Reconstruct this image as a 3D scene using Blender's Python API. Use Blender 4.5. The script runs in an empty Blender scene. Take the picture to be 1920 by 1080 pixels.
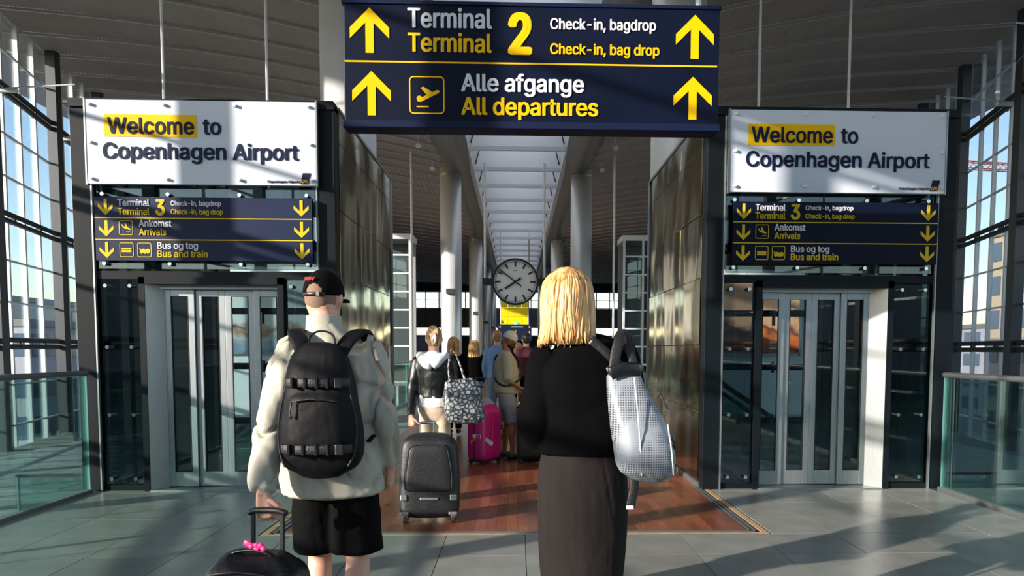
import bpy, bmesh, math, random
from mathutils import Vector, Matrix, noise
PI = math.pi
random.seed(7)
S = bpy.context.scene
COL = S.collection

# ------------------------------------------------------------------ camera, sky, sun, exposure
cam_d = bpy.data.cameras.new('camera'); cam = bpy.data.objects.new('camera', cam_d); COL.objects.link(cam)
F, CX, CY = 1430.0, 1017.0, 750.0
cam_d.sensor_width = 36; cam_d.lens = F / 1920 * 36
cam_d.shift_x = (960 - CX) / 1920; cam_d.shift_y = (CY - 540) / 1920
cam_d.clip_end = 600; cam_d.clip_start = 0.05
_yaw, _pit, _rol = math.atan((1017 - 970) / F), math.atan((750 - 655) / F), 0.0028
fwd = Vector((math.sin(_yaw) * math.cos(_pit), math.cos(_yaw) * math.cos(_pit), -math.sin(_pit)))
rgt = Vector((math.cos(_yaw), -math.sin(_yaw), 0)); up = rgt.cross(fwd)
r2 = rgt * math.cos(_rol) + up * math.sin(_rol); u2 = fwd.cross(r2) * -1
M = Matrix((r2, u2, -fwd)).transposed().to_4x4(); M.translation = Vector((0, 0, 1.45))
cam.matrix_world = M
S.camera = cam

w = bpy.data.worlds.new('sky'); S.world = w; w.use_nodes = True
nt = w.node_tree; bgn = nt.nodes['Background']
sky = nt.nodes.new('ShaderNodeTexSky'); sky.sky_type = 'NISHITA'
SUN_DIR = Vector((1.5, 1.0, -0.50)).normalized()          # the way the light travels
sky.sun_disc = False; sky.sun_elevation = math.asin(-SUN_DIR.z)
sky.sun_rotation = math.atan2(-SUN_DIR.x, -SUN_DIR.y)
sky.air_density = 1.0; sky.dust_density = 0.5; sky.ozone_density = 1.2
nt.links.new(sky.outputs[0], bgn.inputs[0]); bgn.inputs[1].default_value = 0.45
sl = bpy.data.lights.new('sun', 'SUN'); sl.energy = 10.0; sl.angle = math.radians(0.6); sl.color = (1.0, 0.90, 0.78)
sun = bpy.data.objects.new('sun', sl); COL.objects.link(sun)
sun.rotation_euler = SUN_DIR.to_track_quat('-Z', 'Y').to_euler()
S.view_settings.view_transform = 'Standard'; S.view_settings.look = 'None'
S.view_settings.gamma = 1; S.view_settings.use_curve_mapping = False
S.view_settings.exposure = 0.08
S.cycles.max_bounces = 10; S.cycles.transparent_max_bounces = 24
S.cycles.diffuse_bounces = 5; S.cycles.glossy_bounces = 5
S.cycles.sample_clamp_indirect = 6

# ------------------------------------------------------------------ materials
MATS = {}
def lin(c):
    if isinstance(c, str):
        c = [int(c[i:i + 2], 16) / 255 for i in (1, 3, 5)]
        c = [x / 12.92 if x <= .04045 else ((x + .055) / 1.055) ** 2.4 for x in c]
    return (*c, 1)
def mat(name, color, rough=.5, metal=0., noise_s=0, noise_a=.15, bump=0, bump_s=40, spec=.5, rand=0, stretch=None, sheen=0, dist=.01):
    m = bpy.data.materials.new(name); m.use_nodes = True; MATS[name] = m
    n = m.node_tree.nodes; L = m.node_tree.links; p = n['Principled BSDF']
    p.inputs['Base Color'].default_value = lin(color); p.inputs['Roughness'].default_value = rough
    p.inputs['Metallic'].default_value = metal; p.inputs['Specular IOR Level'].default_value = spec
    if sheen: p.inputs['Sheen Weight'].default_value = sheen
    if noise_s or bump:
        tc = n.new('ShaderNodeTexCoord'); mp = n.new('ShaderNodeMapping'); L.new(tc.outputs['Object'], mp.inputs[0])
        if stretch: mp.inputs['Scale'].default_value = stretch
    hsv = None
    if noise_s or rand:
        hsv = n.new('ShaderNodeHueSaturation'); hsv.inputs['Color'].default_value = lin(color)
        L.new(hsv.outputs[0], p.inputs['Base Color'])
        v = None
        if noise_s:
            t = n.new('ShaderNodeTexNoise'); t.inputs['Scale'].default_value = noise_s; t.inputs['Detail'].default_value = 6
            L.new(mp.outputs[0], t.inputs[0])
            mr = n.new('ShaderNodeMapRange'); mr.inputs[1].default_value = .3; mr.inputs[2].default_value = .7
            mr.inputs[3].default_value = 1 - noise_a; mr.inputs[4].default_value = 1 + noise_a
            L.new(t.outputs[0], mr.inputs[0]); v = mr.outputs[0]
        if rand:
            oi = n.new('ShaderNodeObjectInfo'); m2 = n.new('ShaderNodeMapRange')
            m2.inputs[3].default_value = 1 - rand; m2.inputs[4].default_value = 1 + rand
            L.new(oi.outputs['Random'], m2.inputs[0])
            if v:
                mm = n.new('ShaderNodeMath'); mm.operation = 'MULTIPLY'; L.new(v, mm.inputs[0]); L.new(m2.outputs[0], mm.inputs[1]); v = mm.outputs[0]
            else: v = m2.outputs[0]
        L.new(v, hsv.inputs['Value'])
    if bump:
        t = n.new('ShaderNodeTexNoise'); t.inputs['Scale'].default_value = bump_s; t.inputs['Detail'].default_value = 4
        L.new(mp.outputs[0], t.inputs[0])
        if name == 'bronze_panel': t.inputs['Detail'].default_value = .6
        b = n.new('ShaderNodeBump'); b.inputs['Strength'].default_value = bump; b.inputs['Distance'].default_value = dist
        L.new(t.outputs[0], b.inputs['Height']); L.new(b.outputs[0], p.inputs['Normal'])
    return m
def glass(name, tint, gloss=.10, rough=0.0):
    m = bpy.data.materials.new(name); m.use_nodes = True; MATS[name] = m
    n = m.node_tree.nodes; L = m.node_tree.links; n.remove(n['Principled BSDF']); out = n['Material Output']
    tr = n.new('ShaderNodeBsdfTransparent'); tr.inputs[0].default_value = lin(tint)
    gl = n.new('ShaderNodeBsdfGlossy'); gl.inputs['Roughness'].default_value = rough; gl.inputs[0].default_value = (.9, .95, .95, 1)
    fr = n.new('ShaderNodeLayerWeight'); fr.inputs['Blend'].default_value = .25
    mr = n.new('ShaderNodeMapRange'); mr.inputs[3].default_value = gloss; mr.inputs[4].default_value = .55
    L.new(fr.outputs['Fresnel'], mr.inputs[0])
    mx = n.new('ShaderNodeMixShader'); L.new(mr.outputs[0], mx.inputs[0]); L.new(tr.outputs[0], mx.inputs[1]); L.new(gl.outputs[0], mx.inputs[2])
    L.new(mx.outputs[0], out.inputs[0])
    return m
def emit(name, c, s):
    m = bpy.data.materials.new(name); m.use_nodes = True; MATS[name] = m
    p = m.node_tree.nodes['Principled BSDF']; p.inputs['Base Color'].default_value = lin(c)
    p.inputs['Emission Color'].default_value = lin(c); p.inputs['Emission Strength'].default_value = s
    return m
slate = mat('slate', '#7a7b76', .30, noise_s=3.5, noise_a=.16, bump=.12, bump_s=60, rand=.13)
grout = mat('grout', '#8b8d88', .8)
wood = mat('parquet', '#784630', .24, noise_s=9, noise_a=.2, rand=.30, stretch=(6, .8, 1), bump=.04, bump_s=30)
woodfar = mat('parquet_far', '#7d452d', .26, noise_s=9, noise_a=.35, stretch=(5, 1.2, 1))
woodlight = mat('pale_wood', '#a98a6a', .4, noise_s=9, noise_a=.2)
steel = mat('brushed_steel', '#94989a', .42, .85, noise_s=30, noise_a=.1, stretch=(6, 6, .3))
chrome = mat('chrome', '#d8d8d8', .15, 1)
navysteel = mat('blue_black_steel', '#0b1116', .45, .0, noise_s=3, noise_a=.15, spec=.15)
darksteel = mat('dark_steel', '#3b3d40', .45, .3)
brass = mat('bronze_panel', '#a89c76', .11, 1, noise_s=1.2, noise_a=.18, bump=.5, bump_s=1.6, rand=.12, dist=.05, stretch=(1, 1, .7))
colm = mat('silver_paint', '#c3c5c8', .38, .35, noise_s=1, noise_a=.05)
whitep = mat('white_paint', '#c9cbce', .5)
mullw = mat('pale_mullion', '#c2c3c6', .45, .2)
ceilm = mat('ceiling_mesh', '#978c82', .6, .15, noise_s=1.5, noise_a=.08, rand=.05)
ceilrib = mat('ceiling_rib', '#aaa59e', .5)
soffit = mat('soffit_grey', '#65625f', .4, .3)
signnavy = mat('sign_navy', '#060d22', .5, noise_s=3, noise_a=.2, spec=.12)
signnavy2 = mat('sign_blue', '#0a1838', .5, noise_s=3, noise_a=.2, spec=.2)
signyel = mat('sign_yellow', '#d6a900', .5, spec=.15)
signyel2 = mat('sign_lemon', '#bda31d', .5, spec=.15)
signwhite = mat('sign_white', '#c4c4ca', .5, spec=.15)
boardwhite = mat('board_white', '#b9c0cc', .5, spec=.2)
textnavy = mat('text_navy', '#0d1733', .5, spec=.15)
black = mat('black_plastic', '#101114', .4)
rubber = mat('rubber', '#0b0b0c', .7)
clearg = glass('clear_glass', '#f2f8f7', .03)
windowg = glass('window_glass', '#f4f7fa', .03)
darkg = glass('lift_glass', '#b4c0c2', .04)
doorg = glass('door_glass', '#e2eaea', .035)
greeng = glass('green_glass', '#dcefeb', .03)
edgeg = mat('glass_edge', '#5d8480', .2)
pale = mat('pale_floor', '#a3a8a8', .5, noise_s=2, noise_a=.1)
palewall = mat('pale_wall', '#eaeef0', .5, noise_s=.8, noise_a=.05)
greywall = mat('grey_panel', '#7f7e7d', .6, rand=.06)
darkw = mat('dark_wall', '#17191c', .5)
concrete = mat('asphalt', '#8b8d8e', .8, noise_s=.3, noise_a=.15)
facade = mat('facade', '#b3b4bb', .7, noise_s=.3, noise_a=.1)
facadeg = mat('facade_window', '#5b6f85', .15)
beige = mat('beige_render', '#c9b99c', .7)
cranered = mat('crane_red', '#b8564d', .5)
skin = mat('skin', '#cf9c86', .5, noise_s=14, noise_a=.06, bump=.1, bump_s=120)
skin2 = mat('skin_tan', '#8d5a41', .5, noise_s=14, noise_a=.06)
jacket = mat('stone_jacket', '#a5a193', .6, noise_s=5, noise_a=.05, bump=.75, bump_s=5.5, stretch=(1, 1, .55), dist=.03)
t_ = [q for q in jacket.node_tree.nodes if q.type == 'TEX_NOISE'][-1]; t_.noise_type = 'RIDGED_MULTIFRACTAL'; t_.inputs['Distortion'].default_value = .6; t_.inputs['Detail'].default_value = 4; t_.inputs['Scale'].default_value = 7
blackcloth = mat('black_cloth', '#050506', .85, noise_s=6, noise_a=.2, bump=.3, bump_s=14, spec=.1)
knit = mat('black_knit', '#050506', .9, noise_s=6, noise_a=.25, bump=.15, bump_s=300, spec=.06)
skirtm = mat('charcoal_cotton', '#1a1515', .9, noise_s=6, noise_a=.2, bump=.5, bump_s=18, stretch=(1.4, 1.4, .6), spec=.25)
packm = mat('black_nylon', '#0a090d', .6, spec=.18, noise_s=8, noise_a=.2, bump=.3, bump_s=20)
webm = mat('black_webbing', '#0f0f11', .5, bump=.3, bump_s=200)
leather = mat('black_leather', '#0b0c0f', .38, bump=.5, bump_s=16)
hoodm = mat('white_jersey', '#d2d2d6', .8, bump=.3, bump_s=16)
cream = mat('cream_denim', '#b9a791', .75, bump=.2, bump_s=20)
tee = mat('beige_tee', '#a39a84', .8, bump=.3, bump_s=14)
greyshort = mat('grey_shorts', '#84848a', .8, bump=.3, bump_s=14)
bluesh = mat('blue_denim', '#6d8cb9', .8, bump=.3, bump_s=14)
paledenim = mat('pale_denim', '#6a7f96', .8, bump=.3, bump_s=14)
maroon = mat('maroon_cloth', '#4b1620', .8)
magenta = mat('magenta_shell', '#b0106c', .3, noise_s=3, noise_a=.08)
greycase = mat('grey_shell', '#7f8590', .4)
casem = mat('black_case', '#121115', .5, bump=.25, bump_s=60, noise_s=6, noise_a=.15)
pinkm = mat('pink_ribbon', '#e8266f', .5)
redm = mat('red_thread', '#d0262b', .6)
capw = mat('pale_cap', '#c9c6bb', .7)
tattoo = mat('tattoo_ink', '#5e4b50', .6)
inkm = mat('ink', '#25252a', .6)
orangem = mat('orange_print', '#e8641c', .5)
hairdark = mat('dark_hair', '#2a1d17', .5)
def hairmat(name, c1, c2, rough=.42, s=60):
    m = mat(name, c1, rough); n = m.node_tree.nodes; L = m.node_tree.links; p = n['Principled BSDF']
    tc = n.new('ShaderNodeTexCoord'); mp = n.new('ShaderNodeMapping'); mp.inputs['Scale'].default_value = (1, 1, .06)
    t = n.new('ShaderNodeTexNoise'); t.inputs['Scale'].default_value = s; t.inputs['Detail'].default_value = 6
    r = n.new('ShaderNodeValToRGB'); r.color_ramp.elements[0].color = lin(c2); r.color_ramp.elements[1].color = lin(c1)
    r.color_ramp.elements[0].position = .36; r.color_ramp.elements[1].position = .58
    L.new(tc.outputs['Object'], mp.inputs[0]); L.new(mp.outputs[0], t.inputs[0]); L.new(t.outputs[0], r.inputs[0]); L.new(r.outputs[0], p.inputs['Base Color'])
    b = n.new('ShaderNodeBump'); b.inputs['Strength'].default_value = .6; b.inputs['Distance'].default_value = .004
    L.new(t.outputs[0], b.inputs['Height']); L.new(b.outputs[0], p.inputs['Normal'])
    return m
blond = hairmat('blond_hair', '#dfb074', '#9c6a3a')
blond2 = hairmat('gold_blond_hair', '#d9a564', '#8a5c33')
brownblond = hairmat('highlighted_hair', '#b79468', '#4f3a29')
sandy = hairmat('sandy_hair', '#b98a5c', '#7d5636')

def tote_mat():
    m = mat('white_mesh_vinyl', '#dfe3ea', .35); n = m.node_tree.nodes; L = m.node_tree.links; p = n['Principled BSDF']
    tc = n.new('ShaderNodeTexCoord'); sp = n.new('ShaderNodeSeparateXYZ'); L.new(tc.outputs['Object'], sp.inputs[0])
    def cell(out, k):
        a = n.new('ShaderNodeMath'); a.operation = 'MULTIPLY'; a.inputs[1].default_value = k; L.new(out, a.inputs[0])
        f = n.new('ShaderNodeMath'); f.operation = 'FRACT'; L.new(a.outputs[0], f.inputs[0])
        g = n.new('ShaderNodeMath'); g.operation = 'GREATER_THAN'; g.inputs[1].default_value = .42; L.new(f.outputs[0], g.inputs[0]); return g.outputs[0]
    mul = n.new('ShaderNodeMath'); mul.operation = 'MULTIPLY'
    L.new(cell(sp.outputs[0], 105), mul.inputs[0]); L.new(cell(sp.outputs[2], 105), mul.inputs[1])
    t = n.new('ShaderNodeTexNoise'); t.inputs['Scale'].default_value = 7; L.new(tc.outputs['Object'], t.inputs[0])
    r = n.new('ShaderNodeMapRange'); r.inputs[1].default_value = .38; r.inputs[2].default_value = .50; L.new(t.outputs[0], r.inputs[0])
    m2 = n.new('ShaderNodeMath'); m2.operation = 'MULTIPLY'; L.new(mul.outputs[0], m2.inputs[0]); L.new(r.outputs[0], m2.inputs[1])
    mx = n.new('ShaderNodeMix'); mx.data_type = 'RGBA'; mx.inputs[6].default_value = lin('#868c96'); mx.inputs[7].default_value = lin('#3b403f')
    L.new(m2.outputs[0], mx.inputs[0]); L.new(mx.outputs[2], p.inputs['Base Color'])
    b = n.new('ShaderNodeBump'); b.inputs['Strength'].default_value = .4; b.inputs['Distance'].default_value = .004; L.new(mul.outputs[0], b.inputs['Height']); L.new(b.outputs[0], p.inputs['Normal'])
    p.inputs['Subsurface Weight'].default_value = .15
    return m
def snake_mat():
    m = mat('snake_print', '#c0c2c4', .4); n = m.node_tree.nodes; L = m.node_tree.links; p = n['Principled BSDF']
    tc = n.new('ShaderNodeTexCoord'); v = n.new('ShaderNodeTexVoronoi'); v.feature = 'DISTANCE_TO_EDGE'; v.inputs['Scale'].default_value = 24; mpp = n.new('ShaderNodeMapping'); mpp.inputs['Scale'].default_value = (1, 1, .6)
    ns = n.new('ShaderNodeTexNoise'); ns.inputs['Scale'].default_value = 60; ns.inputs['Detail'].default_value = 3
    L.new(tc.outputs['Object'], v.inputs[0]); L.new(tc.outputs['Object'], ns.inputs[0])
    a = n.new('ShaderNodeMath'); a.operation = 'ADD'; s = n.new('ShaderNodeMath'); s.operation = 'MULTIPLY'; s.inputs[1].default_value = .25
    L.new(ns.outputs[0], s.inputs[0]); L.new(v.outputs[0], a.inputs[0]); L.new(s.outputs[0], a.inputs[1])
    r = n.new('ShaderNodeValToRGB'); r.color_ramp.elements[0].position = .2; r.color_ramp.elements[0].color = lin('#1f2226')
    r.color_ramp.elements[1].position = .33; r.color_ramp.elements[1].color = lin('#85898e')
    L.new(a.outputs[0], r.inputs[0]); L.new(r.outputs[0], p.inputs['Base Color']); return m
totem = tote_mat(); snakem = snake_mat()
def poster_mat(name, stops, scale, seed):
    m = mat(name, '#ffffff', .4); n = m.node_tree.nodes; L = m.node_tree.links; p = n['Principled BSDF']
    tc = n.new('ShaderNodeTexCoord'); sp = n.new('ShaderNodeSeparateXYZ'); L.new(tc.outputs['Object'], sp.inputs[0])
    t = n.new('ShaderNodeTexNoise'); t.inputs['Scale'].default_value = scale; t.inputs['Detail'].default_value = 5; t.noise_dimensions = '4D'; t.inputs['W'].default_value = seed
    L.new(tc.outputs['Object'], t.inputs[0])
    a = n.new('ShaderNodeMath'); a.operation = 'MULTIPLY_ADD'; a.inputs[1].default_value = .9; L.new(t.outputs[0], a.inputs[0]); L.new(sp.outputs[2], a.inputs[2])
    r = n.new('ShaderNodeValToRGB'); cr = r.color_ramp
    while len(cr.elements) < len(stops): cr.elements.new(.5)
    for e, (q, c) in zip(cr.elements, stops): e.position = q; e.color = lin(c)
    L.new(a.outputs[0], r.inputs[0]); L.new(r.outputs[0], p.inputs['Base Color']); return m
posterL = poster_mat('poster_blue', [(.0, '#1e3f77'), (.32, '#2d4f86'), (.52, '#8fa5bd'), (.7, '#c9cdd0'), (.85, '#b0754d'), (1, '#e9e9e6')], 3.2, 3)
posterR = poster_mat('poster_orange', [(.0, '#20264f'), (.35, '#2d2f58'), (.55, '#d7602a'), (.78, '#f07c34'), (.9, '#6b3a28'), (1, '#f3b08a')], 2.4, 8)
banner = mat('yellow_glass', '#c9b800', .3)

# ------------------------------------------------------------------ mesh helpers
class MB:
    def __init__(s): s.v = []; s.f = []
    def add(s, vs, fs):
        o = len(s.v); s.v += [tuple(v) for v in vs]; s.f += [tuple(i + o for i in f) for f in fs]; return s
    def box(s, x0, x1, y0, y1, z0, z1, rz=0, c=None):
        vs = [(x, y, z) for z in (z0, z1) for y in (y0, y1) for x in (x0, x1)]
        if rz:
            cx, cy = c or ((x0 + x1) / 2, (y0 + y1) / 2); k, q = math.cos(rz), math.sin(rz)
            vs = [(cx + (x - cx) * k - (y - cy) * q, cy + (x - cx) * q + (y - cy) * k, z) for x, y, z in vs]
        return s.add(vs, [(0, 2, 3, 1), (4, 5, 7, 6), (0, 1, 5, 4), (2, 6, 7, 3), (0, 4, 6, 2), (1, 3, 7, 5)])
    def bar(s, p, q, r, seg=8, r1=None):
        p, q = Vector(p), Vector(q); t = (q - p).normalized(); a = Vector((0, 0, 1)) if abs(t.z) < .9 else Vector((1, 0, 0))
        u = t.cross(a).normalized(); v = t.cross(u); r1 = r if r1 is None else r1
        vs = [p + (u * math.cos(k * 2 * PI / seg) + v * math.sin(k * 2 * PI / seg)) * r for k in range(seg)]
        vs += [q + (u * math.cos(k * 2 * PI / seg) + v * math.sin(k * 2 * PI / seg)) * r1 for k in range(seg)]
        fs = [(k, (k + 1) % seg, seg + (k + 1) % seg, seg + k) for k in range(seg)] + [tuple(range(seg))[::-1], tuple(range(seg, 2 * seg))]
        return s.add(vs, fs)
    def beam(s, p, q, wd, ht):          # rectangular bar between two points
        p, q = Vector(p), Vector(q); t = (q - p).normalized(); u = t.cross(Vector((0, 0, 1)))
        u = u.normalized() if u.length > 1e-4 else Vector((1, 0, 0)); v = u.cross(t)
        vs = [e + u * a * wd / 2 + v * b * ht / 2 for e in (p, q) for a, b in ((-1, -1), (1, -1), (1, 1), (-1, 1))]
        return s.add(vs, [(0, 1, 2, 3), (7, 6, 5, 4), (0, 4, 5, 1), (1, 5, 6, 2), (2, 6, 7, 3), (3, 7, 4, 0)])
    def prism(s, pts, y0, y1):          # outline in x,z extruded in y
        k = len(pts); vs = [(x, y0, z) for x, z in pts] + [(x, y1, z) for x, z in pts]
        return s.add(vs, [tuple(range(k)), tuple(range(k, 2 * k))[::-1]] + [(i, k + i, k + (i + 1) % k, (i + 1) % k) for i in range(k)])
    def ell(s, c, r, seg=14, rings=9, M=None):
        vs = []; fs = []
        for i in range(rings + 1):
            th = PI * i / rings
            for j in range(seg):
                ph = 2 * PI * j / seg; p = Vector((r[0] * math.sin(th) * math.cos(ph), r[1] * math.sin(th) * math.sin(ph), r[2] * math.cos(th)))
                if M: p = M @ p
                vs.append(p + Vector(c))
        for i in range(rings):
            for j in range(seg): fs.append((i * seg + j, (i + 1) * seg + j, (i + 1) * seg + (j + 1) % seg, i * seg + (j + 1) % seg))
        return s.add(vs, fs)
    def tube(s, pts, rad, seg=14, side=(1, 0, 0), sub=4, e=2.0, cap=.5):
        P = [Vector(p) for p in pts]; R = [(r, r) if not isinstance(r, (tuple, list)) else tuple(r) for r in rad]
        if sub > 1 and len(P) > 1:
            Q = []; RR = []; n = len(P)
            for i in range(n - 1):
                a, b, c, d = P[max(i - 1, 0)], P[i], P[i + 1], P[min(i + 2, n - 1)]
                ra, rb, rc, rd = R[max(i - 1, 0)], R[i], R[i + 1], R[min(i + 2, n - 1)]
                for k in range(sub):
                    t = k / sub; t2, t3 = t * t, t * t * t
                    cr = lambda a, b, c, d: .5 * (2 * b + (c - a) * t + (2 * a - 5 * b + 4 * c - d) * t2 + (3 * b - a - 3 * c + d) * t3)
                    Q.append(cr(a, b, c, d)); RR.append(tuple(max(cr(ra[j], rb[j], rc[j], rd[j]), 1e-4) for j in (0, 1)))
            Q.append(P[-1]); RR.append(R[-1]); P, R = Q, RR
        T = [(P[min(i + 1, len(P) - 1)] - P[max(i - 1, 0)]).normalized() for i in range(len(P))]
        if cap:                          # rounded ends
            for end in (0, -1):
                r = R[end]; t = T[end] * (-1 if end == 0 else 1); m = min(r) * cap; base = P[end]; tt = T[end]
                for a in (.5, .85, 1.0):
                    q = base + t * m * math.sin(a * PI / 2); k = max(math.cos(a * PI / 2), .12)
                    if end == 0: P.insert(0, q); R.insert(0, (r[0] * k, r[1] * k)); T.insert(0, tt)
                    else: P.append(q); R.append((r[0] * k, r[1] * k)); T.append(tt)
        sd = Vector(side); vs = []
        for p, t, r in zip(P, T, R):
            u = sd - t * sd.dot(t)
            if u.length < 1e-3: u = Vector((0, 1, 0)) - t * t.y
            u.normalize(); v = t.cross(u)
            for k in range(seg):
                c, q = math.cos(k * 2 * PI / seg), math.sin(k * 2 * PI / seg)
                c = math.copysign(abs(c) ** (2 / e), c); q = math.copysign(abs(q) ** (2 / e), q)
                vs.append(p + u * c * r[0] + v * q * r[1])
        n = len(P); fs = [(i * seg + k, i * seg + (k + 1) % seg, (i + 1) * seg + (k + 1) % seg, (i + 1) * seg + k) for i in range(n - 1) for k in range(seg)]
        fs += [tuple(range(seg))[::-1], tuple(range((n - 1) * seg, n * seg))]
        return s.add(vs, fs)
    def xf(s, fn, start=0):
        s.v[start:] = [tuple(fn(Vector(p))) for p in s.v[start:]]; return s
    def mesh(s, name, m=None, smooth=False):
        me = bpy.data.meshes.new(name); me.from_pydata(s.v, [], s.f); me.validate(); me.update()
        if m: me.materials.append(m)
        if smooth: me.polygons.foreach_set('use_smooth', [True] * len(me.polygons))
        return me
    def obj(s, name, m, parent=None, smooth=False, bevel=0, loc=None, **k):
        o = bpy.data.objects.new(name, s.mesh(name, m, smooth)); COL.objects.link(o)
        if parent: o.parent = parent
        if loc: o.location = loc
        if bevel:
            b = o.modifiers.new('bevel', 'BEVEL'); b.width = bevel; b.segments = 2; b.limit_method = 'ANGLE'
        for a, c in k.items(): o[a] = c
        return o
def tag(o, label, cat, group=None):
    o['label'] = label; o['category'] = cat
    if group: o['group'] = group
    return o
def thing(name, label, cat, loc=(0, 0, 0), rz=0, group=None):
    o = bpy.data.objects.new(name, None); COL.objects.link(o); o.location = loc; o.rotation_euler.z = rz
    o.empty_display_size = .1
    return tag(o, label, cat, group)
def struct(name, mb, m, **k): return mb.obj(name, m, kind='structure', **k)
def clone(o, parent, loc, name=None):
    c = o.copy(); COL.objects.link(c); c.parent = parent; c.location = loc; return c
def inst(me, name, parent, loc, rz=0, scale=None):
    o = bpy.data.objects.new(name, me); COL.objects.link(o); o.parent = parent; o.location = loc; o.rotation_euler.z = rz
    if scale: o.scale = scale
    return o
def baked(o, mods):                    # evaluate modifiers into a plain mesh
    for ty, kw in mods:
        md = o.modifiers.new(ty, ty)
        for a, b in kw.items(): setattr(md, a, b)
    dg = bpy.context.evaluated_depsgraph_get(); me = bpy.data.meshes.new_from_object(o.evaluated_get(dg))
    old = o.data; o.modifiers.clear(); o.data = me; bpy.data.meshes.remove(old); return me
def solid(mb, name, m, parent, voxel=.01, smooth=4, wr=0, wscale=(7, 7, 7), seed=0, cr=.25, extra=None, mask=None):
    o = mb.obj(name, m, parent)
    mods = [('REMESH', dict(mode='VOXEL', voxel_size=voxel))]
    if smooth: mods.append(('SMOOTH', dict(factor=.5, iterations=smooth)))
    me = baked(o, mods)
    if wr:
        off = Vector((seed * 3.1, seed * 1.7, seed)); ns = [v.normal.copy() for v in me.vertices]
        for v, nn in zip(me.vertices, ns):
            p = v.co; q = Vector((p.x * wscale[0], p.y * wscale[1], p.z * wscale[2])) + off
            q += noise.noise_vector(q * .6) * .9
            d = noise.noise(q * .8) * .9 - max(0, 1 - abs(noise.noise(q + Vector((9, 2, 4)))) * 4.5) ** 2 * cr + noise.noise(q * 2.6) * .25
            if mask: d *= mask(p)
            v.co = p + nn * d * wr
    if extra: 
        for me_v in me.vertices: me_v.co = extra(me_v.co)
    me.polygons.foreach_set('use_smooth', [True] * len(me.polygons))
    if not me.materials: me.materials.append(m)
    return o
try: FONT = bpy.data.fonts.load(bpy.utils.system_resource('DATAFILES') + '/fonts/Inter.woff2')
except Exception: FONT = None
_tm = {}
def _raw(body, shear=0):
    cu = bpy.data.curves.new('lettering', 'FONT'); cu.body = body; cu.size = 1; cu.resolution_u = 3; cu.shear = shear
    if FONT: cu.font = FONT
    o = bpy.data.objects.new('tmp', cu); COL.objects.link(o)
    dg = bpy.context.evaluated_depsgraph_get(); me = bpy.data.meshes.new_from_object(o.evaluated_get(dg))
    COL.objects.unlink(o); bpy.data.objects.remove(o)
    vs = [tuple(v.co) for v in me.vertices]; fs = [tuple(p.vertices) for p in me.polygons]; bpy.data.meshes.remove(me)
    return vs, fs
CAPH = max(v[1] for v in _raw('H')[0])
def text_mesh(body, m, bold=.02, shear=0):
    k = (body, m.name, bold, shear)
    if k in _tm: return _tm[k]
    vs, fs = _raw(body, shear); b = bold * 1.35; mb = MB()
    for q_, (dx, dy) in enumerate(((0, 0), (b, 0), (-b, 0), (0, b * .55), (0, -b * .55), (b * .7, b * .4), (-b * .7, b * .4), (b * .7, -b * .4), (-b * .7, -b * .4)) if b > .002 else ((0, 0),)):
        mb.add([(x + dx, y + dy, -.0035 * q_) for x, y, z in vs], fs)
    x0 = min(v[0] for v in mb.v); wd = max(v[0] for v in mb.v) - x0
    mb.v = [((x - x0) / wd, z, y / CAPH) for x, y, z in mb.v]     # width 1, cap height 1, standing up in x,z
    me = mb.mesh('lettering', m); _tm[k] = me; return me
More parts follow.
